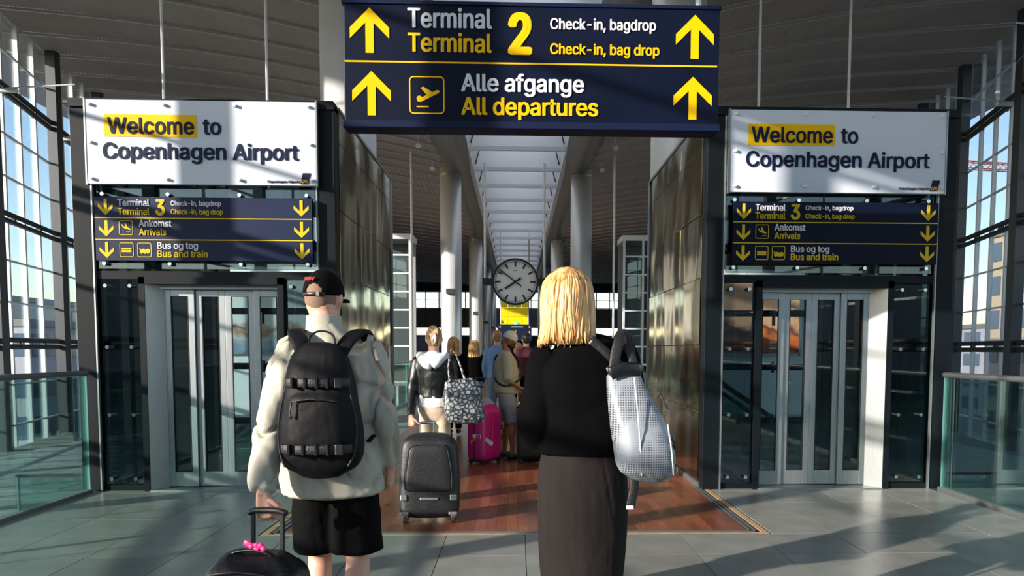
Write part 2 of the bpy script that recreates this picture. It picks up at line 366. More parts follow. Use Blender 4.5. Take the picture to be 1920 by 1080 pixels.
class Sheet:                           # a flat sign face laid out in its own units
    def __init__(s, parent, u0, v0, scale, x0, z1, y): s.p, s.u0, s.v0, s.k, s.x0, s.z1, s.y = parent, u0, v0, scale, x0, z1, y
    def P(s, u, v): return s.x0 + (u - s.u0) * s.k, s.z1 - (v - s.v0) * s.k
    def text(s, body, u0, u1, vt, vb, m, bold=.02, shear=0):
        x, z = s.P(u0, vb); wd = (u1 - u0) * s.k; h = (vb - vt) * s.k
        return inst(text_mesh(body, m, bold, shear), 'lettering', s.p, (x, s.y, z), scale=(wd, .2, h))
    def poly(s, pts, m, name, th=.002):
        q = [s.P(u, v) for u, v in pts]
        return MB().prism(q, s.y - th, s.y + .001).obj(name, m, s.p)
    def arrow(s, u0, u1, v0, v1, m, up=True):
        W, Hh = u1 - u0, v1 - v0; c = (u0 + u1) / 2; t = W * .105
        pts = [(c, 0), (u1, .44), (u1, .68), (c + t, .33), (c + t, 1), (c - t, 1), (c - t, .33), (u0, .68), (u0, .44)]
        q = [(a, v0 + b * Hh if up else v1 - b * Hh) for a, b in pts]
        return s.poly(q, m, 'arrow')
    def rring(s, u0, u1, v0, v1, t, m):
        mb = MB(); r = (u1 - u0) * .12
        def ring(d, rr):
            out = []
            for cx, cy, a0 in ((u1 - d - rr, v0 + d + rr, -90), (u1 - d - rr, v1 - d - rr, 0), (u0 + d + rr, v1 - d - rr, 90), (u0 + d + rr, v0 + d + rr, 180)):
                for a in (0, 30, 60, 90): out.append((cx + rr * math.cos(math.radians(a0 + a)), cy + rr * math.sin(math.radians(a0 + a))))
            return out
        A = [s.P(*q) for q in ring(0, r)]; B = [s.P(*q) for q in ring(t, r * .75)]; n = len(A); y = s.y - .002
        mb.add([(x, y, z) for x, z in A + B], [(i, (i + 1) % n, n + (i + 1) % n, n + i) for i in range(n)])
        return mb.obj('pictogram_frame', m, s.p)
    def plane(s, u0, u1, v0, v1, m, land=False):
        W, Hh = u1 - u0, v1 - v0
        # fuselage with two swept wings and a tail fin, climbing to the right
        body = [(.16, .60), (.20, .70), (.32, .70), (.86, .44), (.88, .38), (.80, .36), (.66, .42), (.38, .27), (.29, .30), (.48, .50), (.34, .57), (.26, .52), (.20, .54)]
        if land: body = [(a, .98 - b) for a, b in [(.12, .72), (.20, .66), (.26, .74), (.40, .64), (.36, .36), (.44, .34), (.60, .58), (.80, .50), (.88, .52), (.88, .58), (.36, .80), (.24, .82)]][::-1]; body = [(a, 1.0 - b * 1.0) for a, b in [(.12, .78), (.20, .76), (.30, .62), (.44, .58), (.40, .84), (.48, .86), (.62, .54), (.82, .44), (.86, .36), (.80, .32), (.34, .46), (.22, .56)]]
        s.poly([(u0 + a * W, v0 + b * Hh) for a, b in body], m, 'pictogram')
        s.poly([(u0 + a * W, v0 + b * Hh) for a, b in ([(.50, .82), (.84, .82), (.84, .86), (.50, .86)] if land else [(.16, .82), (.54, .82), (.54, .86), (.16, .86)])], m, 'pictogram')

# ------------------------------------------------------------------ the setting
T0, T1 = 7.8, 11.2                       # front and back plane of the lift towers
def wallx(y): return 6.5 + .238 * y
fl = struct('floor', MB().box(-4.33, 4.33, -7, 5.9, -.35, -.02).box(-4.33, -2.0, 5.9, 8.2, -.35, -.02).box(2.0, 4.33, 5.9, 8.2, -.35, -.02)
            .box(-2.0, 2.0, 5.9, 88, -.35, -.02).box(-3.0, -2.0, 11.2, 88, -.35, -.004).box(2.0, 3.0, 11.2, 88, -.35, -.004), grout)
fl.data.materials.clear(); fl.data.materials.append(grout)
# slate tiles
TW = .61; tile_me = MB().box(-TW / 2 + .003, TW / 2 - .003, -.3 + .003, .3 - .003, -.02, 0).mesh('tile', slate)
rnd = random.Random(3)
xs = [.06 + TW * (i + .5) for i in range(-8, 7)]
ys = [5.9 - .3 - .6 * j for j in range(0, 6)]
def tiles(x, y, x0=-4.33, x1=4.33):
    a, b = max(x - TW / 2, x0), min(x + TW / 2, x1)
    if b - a < .08: return
    k = (b - a) / TW
    inst(tile_me, 'tile', fl, ((a + b) / 2, y, rnd.uniform(-.0006, .0006)), scale=(k, 1, 1))
for y in ys:
    for x in xs: tiles(x, y)
for j in range(0, 4):
    y = 5.9 + .3 + .6 * j
    for x in xs:
        if x < -1.9: tiles(x, y, -4.33, -2.02)
        if x > 1.9: tiles(x, y, 2.02, 4.33)
MB().box(-4.33, 4.33, -7, 2.3, -.02, 0).obj('tile', slate, fl, kind='stuff')
# wooden inlay: pale border, two brushed strips, planks
fr = MB()
for s in (-1, 1): fr.box(s * 2.0 - .05 * (s > 0) - 0 * s, s * 2.0 + .05 * (s < 0), 5.9, 8.0, -.02, .001)
fr.box(-1.95, 1.95, 5.9, 5.945, -.02, .001); fr.obj('wood_border', woodlight, fl)
for k, d in enumerate((.075, .115)):
    b = MB().box(-2 + d, 2 - d, 5.9 + d * .8, 5.9 + d * .8 + .022, -.02, .003)
    b.box(-2 + d, -2 + d + .022, 5.9 + d * .8, 8, -.02, .003).box(2 - d - .022, 2 - d, 5.9 + d * .8, 8, -.02, .003)
    b.obj('metal_strip', steel, fl)
PW, PL = .088, .55
plank_me = MB().box(-PW / 2 + .0008, PW / 2 - .0008, -PL / 2 + .001, PL / 2 - .001, -.02, 0).mesh('plank', wood)
cnt = 0; far = MB(); nx = 42
for j in range(26):
    for i in range(nx):
        x = -1.845 + PW * (i + .5); y = 6.015 + PL * (j + .5) + (-.28 if i % 2 else 0)
        if y - PL / 2 < 6.02: 
            y0 = 6.02; y1 = y + PL / 2
            if y1 - y0 < .02: continue
            y = (y0 + y1) / 2; k = (y1 - y0) / PL
        else: k = 1
        if cnt < 290: inst(plank_me, 'plank', fl, (x, y, rnd.uniform(-.0004, .0002)), scale=(1, k, 1)); cnt += 1
        else: far.box(x - PW / 2 + .0008, x + PW / 2 - .0008, y - PL / 2, y + PL / 2 - .002, -.02, 0)
fo = far.obj('plank', wood, fl, kind='stuff')
# plank to plank colour on the joined planks, from a white noise on the plank grid
def plank_far_material():
    m = wood.copy(); m.name = 'parquet_joined'; n = m.node_tree.nodes; L = m.node_tree.links
    oi = [q for q in n if q.type == 'OBJECT_INFO'][0]; tgt = oi.outputs['Random'].links[0].to_socket
    at = n.new('ShaderNodeAttribute'); at.attribute_name = 'shade'; L.new(at.outputs['Fac'], tgt); return m
fo.data.materials.clear(); fo.data.materials.append(plank_far_material())
a = fo.data.attributes.new('shade', 'FLOAT', 'FACE')
vals = [rnd.random() for _ in range(len(fo.data.polygons) // 6 + 1)]
a.data.foreach_set('value', [vals[i // 6] for i in range(len(fo.data.polygons))])
MB().box(-2, 2, 20.2, 88, -.02, -.001).obj('wood_floor', woodfar, fl)
MB().box(-2, -1.845, 8, 20.2, -.02, -.001).box(1.85, 2, 8, 20.2, -.02, -.001).obj('wood_edge', woodfar, fl)
# lower level and the ledges under the glass walls
struct('lower_floor', MB().box(-30, 30, -12, 90, -4.9, -4.8), mat('lower_floor_stone', '#77797a', .5, noise_s=.5, noise_a=.1))
struct('outside_ground', MB().box(-300, 300, -150, 400, -6.2, -6), concrete)
for s, nm in ((-1, 'ledge_left'), (1, 'ledge_right')):
    P = [(4.36, 6.9), (4.36, 8.0), (wallx(19) - .1, 19.0), (wallx(6.9) - .06, 6.9)]
    mb = MB(); vs = [(s * x, y, z) for z in (-.75, -.56) for x, y in P]
    mb.add(vs, [(0, 1, 2, 3), (7, 6, 5, 4), (0, 4, 5, 1), (1, 5, 6, 2), (2, 6, 7, 3), (3, 7, 4, 0)])
    lo = struct(nm, mb, grout)
    for j in range(18):                  # long pale pavers laid along the wall
        for i in range(5):
            y0 = 7.0 + j * .62; xa = 4.4 + i * 1.0; xb = xa + .985
            xmin = 4.4 if y0 < 8 else 4.4 + (y0 - 8) * .52; xmax = wallx(y0) - .15
            xa, xb = max(xa, xmin), min(xb, xmax)
            if xb - xa < .15: continue
            MB().box(min(s * xa, s * xb), max(s * xa, s * xb), y0, y0 + .6, -.56, -.53 + rnd.uniform(0, .004)).obj('paver', pale, lo)

for s, nm in ((-1, 'left'), (1, 'right')): struct('landing_' + nm, MB().box(min(s * 3.1, s * 9.0), max(s * 3.1, s * 9.0), 11.3, 22, -2.7, -2.5), palewall)
# glass walls
H_T = [-3.5, -.98, 1.54, 4.06, 6.6]      # the heavy transoms
def side_wall(s, nm):
    def W(y, z, off=0): return Vector((s * (wallx(y) + off), y, z))
    def zt(y): return ceil_z(wallx(y), y) + .05
    root = struct(nm, MB().beam(W(-8, -4.9), W(22, -4.9), .3, .2), darksteel)
    ps = [15.1 + 3.45 * k for k in range(-6, 3)]
    for i, y in enumerate(ps):
        MB().beam(W(y, -4.9, -.12), W(y, zt(y), -.12), .22, .22).obj('post', darksteel, root)
        if i == len(ps) - 1: break
        y2 = ps[i + 1]; near = y >= 8
        for z in H_T:
            b = MB(); b.bar(W(y, z - .07, -.06), W(y2, z - .07, -.06), .055, 8).bar(W(y, z + .07, -.06), W(y2, z + .07, -.06), .055, 8)
            for k in (.3, .7): b.beam(W(y + (y2 - y) * k, z - .11, -.04), W(y + (y2 - y) * k, z + .11, -.04), .1, .06)
            b.obj('transom', darksteel, root)
        for k in range(1, 5 if near else 3):
            ym = y + (y2 - y) * k / (4 if near else 2) if k < (4 if near else 2) else None
            if ym: MB().beam(W(ym, -4.8, .03), W(ym, zt(ym), .03), .05 if not near else .09, .05).obj('mullion', mullw, root)
        zs = []
        for a, z in enumerate(H_T[:-1]): zs += [z + (H_T[a + 1] - z) * k / 3 for k in (1, 2)]
        zs.append(H_T[-1] + .84)
        for z in zs: MB().beam(W(y, z, .02), W(y2, z, .02), .05, .035 if near else .045).obj('glazing_bar', mullw, root)
        if near:
            allz = sorted(zs + H_T + [-1.0 + .02])
            lv = sorted(set([round(q, 2) for q in zs + H_T if q > -1.2]))
            for c in range(4):
                ya, yb = y + (y2 - y) * (c + .04) / 4, y + (y2 - y) * (c + .96) / 4
                tops = lv + [zt(ya) - .02]
                for z0, z1 in zip(tops[:-1], tops[1:]):
                    if z1 - z0 < .2: continue
                    a_, b_ = W(ya, z0 + .02, .03), W(yb, z1 - .02, .03)
                    MB().add([(a_.x, a_.y, a_.z), (b_.x, b_.y, a_.z), (b_.x, b_.y, b_.z), (a_.x, a_.y, b_.z),
                              (a_.x + s * .015, a_.y, a_.z), (b_.x + s * .015, b_.y, a_.z), (b_.x + s * .015, b_.y, b_.z), (a_.x + s * .015, a_.y, b_.z)],
                             [(0, 1, 2, 3), (7, 6, 5, 4), (0, 4, 5, 1), (1, 5, 6, 2), (2, 6, 7, 3), (3, 7, 4, 0)]).obj('pane', windowg, root)
        # white arm fittings near the upper transom
        if near:
            b = MB().bar(W(y + .35, 6.45, -.1), W(y + .35, 6.55, -1.6), .014, 6).bar(W(y + .35, 6.42, -.1), W(y + .35, 6.42, -.5), .05, 8)
            b.obj('stay_arm', whitep, root)
    MB().beam(W(-8, 7.9 - .2, -.1), W(15, 7.9, -.1), .3, .08)
    return root

def base_z(y): return 8.3 if y > 30 else (7.5 + (y - 16) * .057 if y > 16 else 7.5 + (y - 16) * .035)
def ceil_z(x, y):
    x = abs(x); t = (9 - x) / 6.5
    return base_z(y) + .65 * (1 - t * t) if x < 9 else base_z(y) + .65
side_wall(-1, 'wall_left'); side_wall(1, 'wall_right')
wb_ = struct('wall_back', MB().box(-6, 6, -8.2, -8, -.3, .5), darksteel)
for x0_, x1_, z0_, z1_ in ((-6, 6, 6.4, 7.4), (-6, -4.5, 3.4, 6.4), (-1.5, 1.5, 3.4, 6.4), (4.5, 6, 3.4, 6.4), (-6, 6, .5, 3.4)): MB().box(x0_, x1_, -8.2, -8.1, z0_, z1_).obj('wall_panel', soffit, wb_)
for x in [-6 + 1.5 * k for k in range(9)]: MB().box(x - .06, x + .06, -8.2, -8, 0, 7.3).obj('post', darksteel, wb_)
for z in (1.5, 3.0, 4.5, 6.0, 7.2): MB().box(-6, 6, -8.15, -8.05, z - .05, z + .05).obj('transom', darksteel, wb_)
# ceiling wings of corrugated sheets between pale ribs
RS = 1.55
for s, nm in ((-1, 'ceiling_left'), (1, 'ceiling_right')):
    root = struct(nm, MB().box(min(s * 2.2, s * 17), max(s * 2.2, s * 17), -7, 89, 10.1, 10.25), whitep)
    y = -6.0; k = 0
    while y < 87.5:
        y2 = y + RS; mb = MB(); nX = 2 * (120 if y < 30 else 60); xe = min(wallx(y2) + .4, 15.8); vs = []
        near = y > 8
        if not near: nX = 24
        for yy in (y + .02, y2 - .02):
            for i in range(nX + 1):
                x = 2.55 + (xe - 2.55) * i / nX
                vs.append((s * x, yy - .24 * (x - 4), ceil_z(x, yy - .24 * (x - 4)) + (.018 if i % 2 else 0)))
        n = nX + 1
        mb.add(vs, [(i, i + 1, n + i + 1, n + i) for i in range(nX)]).obj('ceiling_sheet', ceilm, root)
        if near:
            rb = MB(); pr = None
            for i in range(0, 13):
                x = 2.6 + (xe - 2.6) * i / 12; q = Vector((s * x, y - .24 * (x - 4), ceil_z(x, y - .24 * (x - 4)) - .03))
                if pr: rb.beam(pr, q, .05, .05)
                pr = q
            rb.obj('ceiling_rib', ceilrib, root)
        y = y2
    # smooth belly between the sheets and the skylight
    mb = MB(); ring = []
    prof = [(2.85, .10), (2.6, -.12), (2.3, -.22), (2.0, -.2), (1.8, -.05), (1.7, .15)]
    for yy in (-6, 16, 23, 30, 88):
        zb = base_z(yy) if yy < 30 else 8.3
        ring += [(s * x, yy, zb + .05 + dz) for x, dz in prof]
    m_ = len(prof)
    mb.add(ring, [(r * m_ + i, r * m_ + i + 1, (r + 1) * m_ + i + 1, (r + 1) * m_ + i) for r in range(4) for i in range(m_ - 1)])
    mb.obj('soffit', soffit, root, smooth=True)
# skylight: sloped white cheeks, cross beams and translucent panels
skl = bpy.data.materials.new('skylight_panel'); skl.use_nodes = True
n_ = skl.node_tree.nodes; L_ = skl.node_tree.links; n_.remove(n_['Principled BSDF'])
tl = n_.new('ShaderNodeBsdfTranslucent'); tl.inputs[0].default_value = (1, .97, .92, 1); df = n_.new('ShaderNodeBsdfTransparent'); df.inputs[0].default_value = (.75, .8, .85, 1)
mx_ = n_.new('ShaderNodeMixShader'); mx_.inputs[0].default_value = .15; L_.new(tl.outputs[0], mx_.inputs[1]); L_.new(df.outputs[0], mx_.inputs[2]); L_.new(mx_.outputs[0], n_['Material Output'].inputs[0])
sk = struct('skylight', MB().box(-1.9, -1.66, -6, 88, 8.28, 8.42).box(1.66, 1.9, -6, 88, 8.28, 8.42), whitep)
cheek = MB()
for s in (-1, 1): cheek.add([(s * 1.68, -6, 8.35), (s * 1.68, 88, 8.35), (s * 1.25, 88, 9.9), (s * 1.25, -6, 9.9)], [(0, 1, 2, 3)])
cheek.obj('cheek', whitep, sk)
for k in range(30):
    y = 14.6 + k * 3.0 - 6
    if y > 86: break
    MB().box(-1.7, 1.7, y - .05, y + .05, 8.22, 8.36).obj('cross_beam', whitep, sk)
    MB().add([(-1.6, y, 8.36), (1.6, y, 8.36), (1.27, y + .5, 9.85), (-1.27, y + .5, 9.85)], [(0, 1, 2, 3)]).obj('baffle', whitep, sk)
    for s in (-1, 1): MB().beam((s * 1.62, y + .25, 8.55), (s * 1.45, y + .32, 9.1), .06, .2).obj('bracket', darksteel, sk)
    for i in range(4): MB().box(-1.25 + i * .625 + .01, -1.25 + (i + 1) * .625 - .01, y + .02, y + 2.98, 9.9, 9.92).obj('skylight_panel', skl, sk)
for i in range(5): MB().box(-1.27 + i * .625, -1.23 + i * .625, 8, 88, 9.87, 9.95).obj('glazing_bar', whitep, sk)

# far end wall
ew = struct('wall_end', MB().box(-17, 17, 88, 88.3, 3.9, 6.1).box(-17, 17, 88, 88.3, 8.0, 10).box(-17, 17, 87.9, 88.3, -4.9, 2.9), darkw)
for k in range(22):
    x = -16.5 + k * 1.5
    for r in range(2): MB().box(x + .02, x + 1.48, 87.7, 87.98, 3.95 + r * 1.07, 5.0 + r * 1.07).obj('wall_panel', greywall, ew)
    MB().box(x, x + .12, 87.8, 88, 6.1, 8.1).obj('mullion', darksteel if k % 4 == 0 else mullw, ew)
for z in (6.1, 7.0, 7.9): MB().box(-17, 17, 87.85, 87.95, z, z + .08).obj('transom', mullw, ew)
for k in range(22):
    x = -16.5 + k * 1.5
    for z in (6.18, 7.08): MB().box(x + .12, x + 1.5, 87.88, 87.9, z, z + .8).obj('pane', windowg, ew)
MB().box(-17, 17, 87.6, 87.95, 2.9, 3.05).obj('ledge_strip', whitep, ew)
for s, nm in ((-1, 'light_block_left'), (1, 'light_block_right')):
    struct(nm, MB().box(min(s * 6.6, s * 11.6), max(s * 6.6, s * 11.6), 22.1, 22.3, -4.9, 8.0), darkw)  # added dark slab, shuts out the bright horizon behind the towers
    struct(nm + '_far', MB().box(min(s * 16.5, s * 16.8), max(s * 16.5, s * 16.8), 38, 88, -4.9, 10), darkw)  # added dark slab, cuts daylight from the side to darken the far ceiling

# ------------------------------------------------------------------ lift towers
TW_, TD = 2.58, T1 - T0
def tower(s, label, xo):
    """s=-1 left tower, +1 right tower; u runs from the outer side to the passage side."""
    root = thing('lift_tower', label, 'lift tower', (xo, T0, 0))
    d = -s                               # +u direction in x
    def B(mb, u0, u1, y0, y1, z0, z1): return mb.box(min(d * u0, d * u1), max(d * u0, d * u1), y0, y1, z0, z1)
    TOP = 3.86
    for u0, u1, yy in ((0, .18, 0), (TW_ - .17, TW_, 0), (0, .18, TD - .18), (TW_ - .17, TW_, TD - .18)):
        B(MB(), u0, u1, yy, yy + .18, 0, TOP).obj('post', navysteel, root, bevel=.006)
    B(MB(), .185, .20, -.012, .02, 0, TOP).obj('steel_edge', steel, root)
    B(MB(), TW_ - .19, TW_ - .175, -.012, .02, 0, TOP).obj('steel_edge', steel, root)
    for z0, z1 in ((TOP - .05, TOP + .03),): B(B(B(MB(), 0, TW_, -.03, .15, z0, z1), 0, .15, 0, TD, z0, z1), 0, TW_, TD - .15, TD, z0, z1).obj('top_frame', navysteel, root)
    B(MB(), .1, TW_ - .05, .1, TD - .1, TOP - .02, TOP + .0).obj('roof_panel', darkg, root)
    B(MB(), .20, TW_ - .19, .02, .12, 2.14, 2.22).obj('cross_beam', navysteel, root)
    B(MB(), .20, .66, .03, .12, 0, .06).obj('sill', navysteel, root); B(MB(), 2.02, TW_ - .19, .03, .12, 0, .06).obj('sill', navysteel, root)
    # fascia glass above the doors, with the lift machinery frame behind
    g = B(MB(), .22, TW_ - .21, .03, .045, 2.24, 3.82).obj('fascia_glass', darkg, root)
    g1 = B(MB(), .23, .62, .03, .045, .07, 2.13).obj('side_glass', darkg, root)
    g2 = B(MB(), 2.07, TW_ - .20, .03, .045, .07, 2.13).obj('side_glass', darkg, root)
    def stud(u, z, par):
        MB().bar((d * u, -.022, z), (d * u, .10, z), .019, 10).obj('glass_fixing', chrome, par)
    for u in (.30, .94, 1.64, 2.30):
        for z in (2.97, 2.29): stud(u, z, g)
    for gg, us in ((g1, (.30, .54)), (g2, (2.13, 2.32))):
        for u in us:
            for z in (2.07, 1.46, .78, .13): stud(u, z, gg)
    # dark door surround and steel portal
    B(B(B(MB(), .62, .68, -.01, .14, 0, 2.16), 1.99, 2.05, -.01, .14, 0, 2.16), .62, 2.05, -.01, .14, 2.09, 2.16).obj('door_surround', navysteel, root)
    mb = MB(); a = [(d * .68, 0), (d * .80, .16), (d * .80, .20), (d * .66, .20)]
    mb.add([(x, y, z) for z in (0, 2.09) for x, y in a], [(0, 1, 2, 3), (7, 6, 5, 4), (0, 4, 5, 1), (1, 5, 6, 2), (2, 6, 7, 3), (3, 7, 4, 0)]).obj('door_jamb', steel, root)
    B(MB(), .66, 2.0, .12, .24, 2.05, 2.10).obj('door_header', steel, root)
    B(MB(), .68, 2.0, -.02, .24, 0, .012).obj('door_sill', steel, root)
    for i in range(4):
        u0 = .795 + i * .30; u1 = u0 + .298; yy = .165 + (.028 if i in (1, 2) else 0) + .0
        m = MB(); st = .062
        B(m, u0, u0 + st, yy, yy + .03, .02, 2.05); B(m, u1 - st, u1, yy, yy + .03, .02, 2.05)
        B(m, u0 + st, u1 - st, yy, yy + .03, .02, .17); B(m, u0 + st, u1 - st, yy, yy + .03, 1.98, 2.05)
        dr = m.obj('lift_door', steel, root, bevel=.003)
        B(MB(), u0 + st, u1 - st, yy + .012, yy + .018, .17, 1.98).obj('door_glass', doorg, dr)
        gk = MB(); B(gk, u0 + st, u0 + st + .008, yy - .002, yy + .01, .17, 1.98); B(gk, u1 - st - .008, u1 - st, yy - .002, yy + .01, .17, 1.98)
        B(gk, u0 + st, u1 - st, yy - .002, yy + .01, .17, .178); gk.obj('gasket', rubber, dr)
    # shaft: floor ring, guide posts and cross rails seen through the glass
    for z in (.42, 1.20, 1.98):
        m = MB(); B(m, .1, TW_ - .1, TD - .20, TD - .12, z - .045, z + .045)
        m.obj('shaft_rail', navysteel, root)
    m = MB(); B(m, .55, .67, TD * .5, TD * .5 + .12, -4.8, TOP); B(m, .18, .26, .5, .6, -4.8, TOP); B(m, .30, .42, TD - .5, TD - .4, -4.8, TOP)
    m.obj('guide_post', darksteel, root)
    for z in (.02, .78, 1.46): 
        for u in (.80, 1.6, 2.3): MB().bar((d * u, TD - .24, z + .42 - .08), (d * u, TD - .24, z + .42 + .08), .025, 8).obj('glass_clamp', black, root)
    B(MB(), .2, TW_ - .2, TD - .05, TD - .03, .0, TOP - .1).obj('back_glass', doorg, root)
    B(MB(), .02, .035, .2, TD - .2, 0, TOP - .1).obj('outer_glass', darkg, root)
    B(MB(), .12, 1.04, .74, .78, .02, 2.2).obj('shaft_panel', darkw, root)
    # a lift car standing higher up behind the fascia, its frame only
    m = MB(); B(m, .6, 2.2, .45, 2.2, 2.5, 2.62); B(m, .6, .7, .45, .55, 2.5, 3.7); B(m, 2.1, 2.2, .45, .55, 2.5, 3.7); m.obj('lift_car', darksteel, root)
    # bronze cladding along the passage
    zs = [.06, .80, 1.50, 2.20, 2.86, 3.54, 3.86]; n = 3; ln = (TD - .22) / n
    for i in range(n):
        for z0, z1 in zip(zs[:-1], zs[1:]):
            y0 = .2 + i * ln; tilt = random.uniform(-.004, .004)
            m = MB(); x0, x1 = TW_ - .035, TW_ + .002 + tilt
            m.box(min(d * x0, d * x1), max(d * x0, d * x1), y0 + .003, y0 + ln - .003, z0 + .003, z1 - .003)
            m.obj('bronze_panel', brass, root, bevel=.002)
    B(MB(), TW_ - .05, TW_ - .03, .18, TD, 0, TOP).obj('panel_backing', darksteel, root)
    B(MB(), TW_ - .02, TW_ + .02, .15, TD, 0, .05).obj('skirting', steel, root)
    B(MB(), TW_ - .04, TW_ + .02, TD - .02, TD + .02, 0, TOP + .02).obj('end_trim', steel, root)
    B(MB(), TW_ - .02, TW_ + .012, .17, TD, TOP, TOP + .03).obj('top_trim', steel, root)
    return root
tower(-1, 'left glass lift tower with dark steel frame and grey metal doors', -4.40)
tower(1, 'right glass lift tower with dark steel frame and grey metal doors', 4.50)

# ------------------------------------------------------------------ signs
def welcome(label, x0, x1, z0, z1):
    W = x1 - x0; r = thing('welcome_sign', label, 'sign', (x0, T0 - .03, z0)); H = z1 - z0
    MB().box(0, W, -.05, 0, 0, H).obj('board', boardwhite, r, bevel=.003)
    MB().box(-.015, 0, -.055, .0, -.01, H + .01).obj('board_edge', steel, r); MB().box(W, W + .015, -.055, 0, -.01, H + .01).obj('board_edge', steel, r)
    sh = Sheet(r, 0, 0, W / 433.0, 0, H, -.052)
    sh.poly([(35, 27), (208, 27), (208, 69), (35, 69)], signyel, 'yellow_highlight')
    sh.y -= .003
    sh.text('Welcome', 41, 204, 33.5, 63, textnavy, .018); sh.text('to', 220, 255, 33.5, 63, textnavy, .018)
    sh.text('Copenhagen Airport', 31, 401, 81, 110, textnavy, .018)
    sh.text('Copenhagen Airports', 340, 402, 148, 152.5, textnavy, .012, .25)
    sh.poly([(408, 134), (423, 134), (418, 155), (403, 155)], textnavy, 'logo')
    sh.y -= .002; sh.text('CPH', 405, 417, 146.5, 153, signyel, .03)
    for u, v in ((9, 9), (148, 9), (282, 9), (420, 9), (9, 80), (423, 80), (9, 148), (150, 148), (288, 148), (425, 148)):
        x, z = u * W / 433, H - v * W / 433
        MB().bar((x, -.085, z), (x, -.05, z), .016, 12).obj('screw_cap', whitep, r)
    return r
welcome('white Welcome to Copenhagen Airport board on the left lift tower', -4.20, -1.985, 3.055, 3.86)
welcome('white Welcome to Copenhagen Airport board on the right lift tower', 2.13, 4.325, 3.035, 3.845)

def directions(label, x0, x1, z1, m_, yel):
    W = x1 - x0; k = W / 404.0; H = 119 * k
    r = thing('direction_sign', label, 'sign', (x0, T0 - .035, z1))
    sh = Sheet(r, 0, 0, k, 0, 0, -.052)
    for i in range(3): MB().box(0, W, -.05, 0, -(i * 40 + 38.5) * k, -(i * 40) * k).obj('sign_panel', m_, r, bevel=.002)
    MB().box(0, W, -.03, 0, -118 * k, 0).obj('sign_back', m_, r)
    for v in (38.5, 78.5): sh.poly([(0, v), (404, v), (404, v + 1.8), (0, v + 1.8)], signyel2, 'yellow_line', .004)
    for i in range(3):
        sh.arrow(7, 34, i * 40 + 4, i * 40 + 34, yel, False); sh.arrow(370, 398, i * 40 + 4, i * 40 + 34, yel, False)
    sh.text('Terminal', 43, 102, 5, 17, signwhite); sh.text('Terminal', 43, 102, 21, 33, yel)
    sh.text('3', 112, 131, 5, 33, yel, .03)
    sh.text('Check-in, bagdrop', 141, 235, 7, 15.5, signwhite); sh.text('Check-in, bag drop', 141, 238, 22.5, 31.5, yel)
    sh.text('Ankomst', 81, 142, 43, 55, signwhite); sh.text('Arrivals', 81, 132, 59, 71, yel)
    sh.rring(44, 70, 44, 71, 1.2, signyel2); sh.plane(46, 69, 46, 69, yel, True)
    sh.rring(44, 70, 85, 112, 1.2, signyel2); sh.rring(77, 103, 85, 112, 1.2, signyel2)
    sh.poly([(48, 95), (66, 95), (66, 98), (48, 98)], yel, 'pictogram'); sh.poly([(48, 99), (66, 99), (66, 103), (48, 103)], yel, 'pictogram')
    sh.poly([(80, 96), (83, 96), (84, 98), (88, 96), (92, 98), (96, 96), (100, 98), (100, 103), (97, 106), (94, 104), (91, 106), (88, 104), (85, 106), (81, 103), (82, 100)], yel, 'pictogram')
    sh.text('Bus og tog', 114, 190, 84, 96, signwhite); sh.text('Bus and train', 114, 208, 99.5, 111.5, yel)
    return r
directions('blue Terminal 3 and arrivals sign on the left lift tower', -4.14, -2.03, 2.93, signnavy2, signyel2)
directions('blue Terminal 3 and arrivals sign on the right lift tower', 2.17, 4.27, 2.94, signnavy, signyel2)

bs = thing('hanging_sign', 'large dark blue overhead sign to Terminal 2 and all departures', 'sign', (-1.21, 5.5, 3.85))
kk = 2.635 / 706.0
MB().box(0, 2.635, 0, .16, -.825, 0).obj('sign_box', signnavy, bs, bevel=.008)
MB().box(-.012, 2.647, -.012, .172, -.012, .014).box(-.012, 2.647, -.012, .172, -.85, -.80).obj('sign_rim', textnavy, bs, bevel=.004)
sh = Sheet(bs, 643, 6, kk, 0, 0, -.003)
for u0, u1, v0, v1 in ((655, 728, 16, 98), (658, 730, 131, 212), (1266, 1338, 19, 100), (1263, 1336, 133, 212)): sh.arrow(u0, u1, v0, v1, signyel, True)
sh.text('Terminal', 762, 919, 16, 50, signwhite); sh.text('Terminal', 762, 919, 61, 94, signyel); sh.text('2', 949, 995, 24, 94, signyel, .035)
sh.text('Check-in, bagdrop', 1028, 1228, 30, 49.5, signwhite); sh.text('Check-in, bag drop', 1028, 1235, 76, 95, signyel)
sh.poly([(645, 112), (1345, 112), (1345, 115), (645, 115)], signyel, 'yellow_line')
sh.rring(764, 830, 139, 208, 2.2, signyel); sh.plane(768, 828, 141, 205, signyel)
sh.text('Alle afgange', 861, 1093, 134, 165, signwhite); sh.text('All departures', 861, 1120, 177, 208, signyel)
for x in (.12, 2.50): MB().bar((x, .08, 0), (x, .08, 3.3), .022, 8).obj('hanger_rod', whitep, bs)

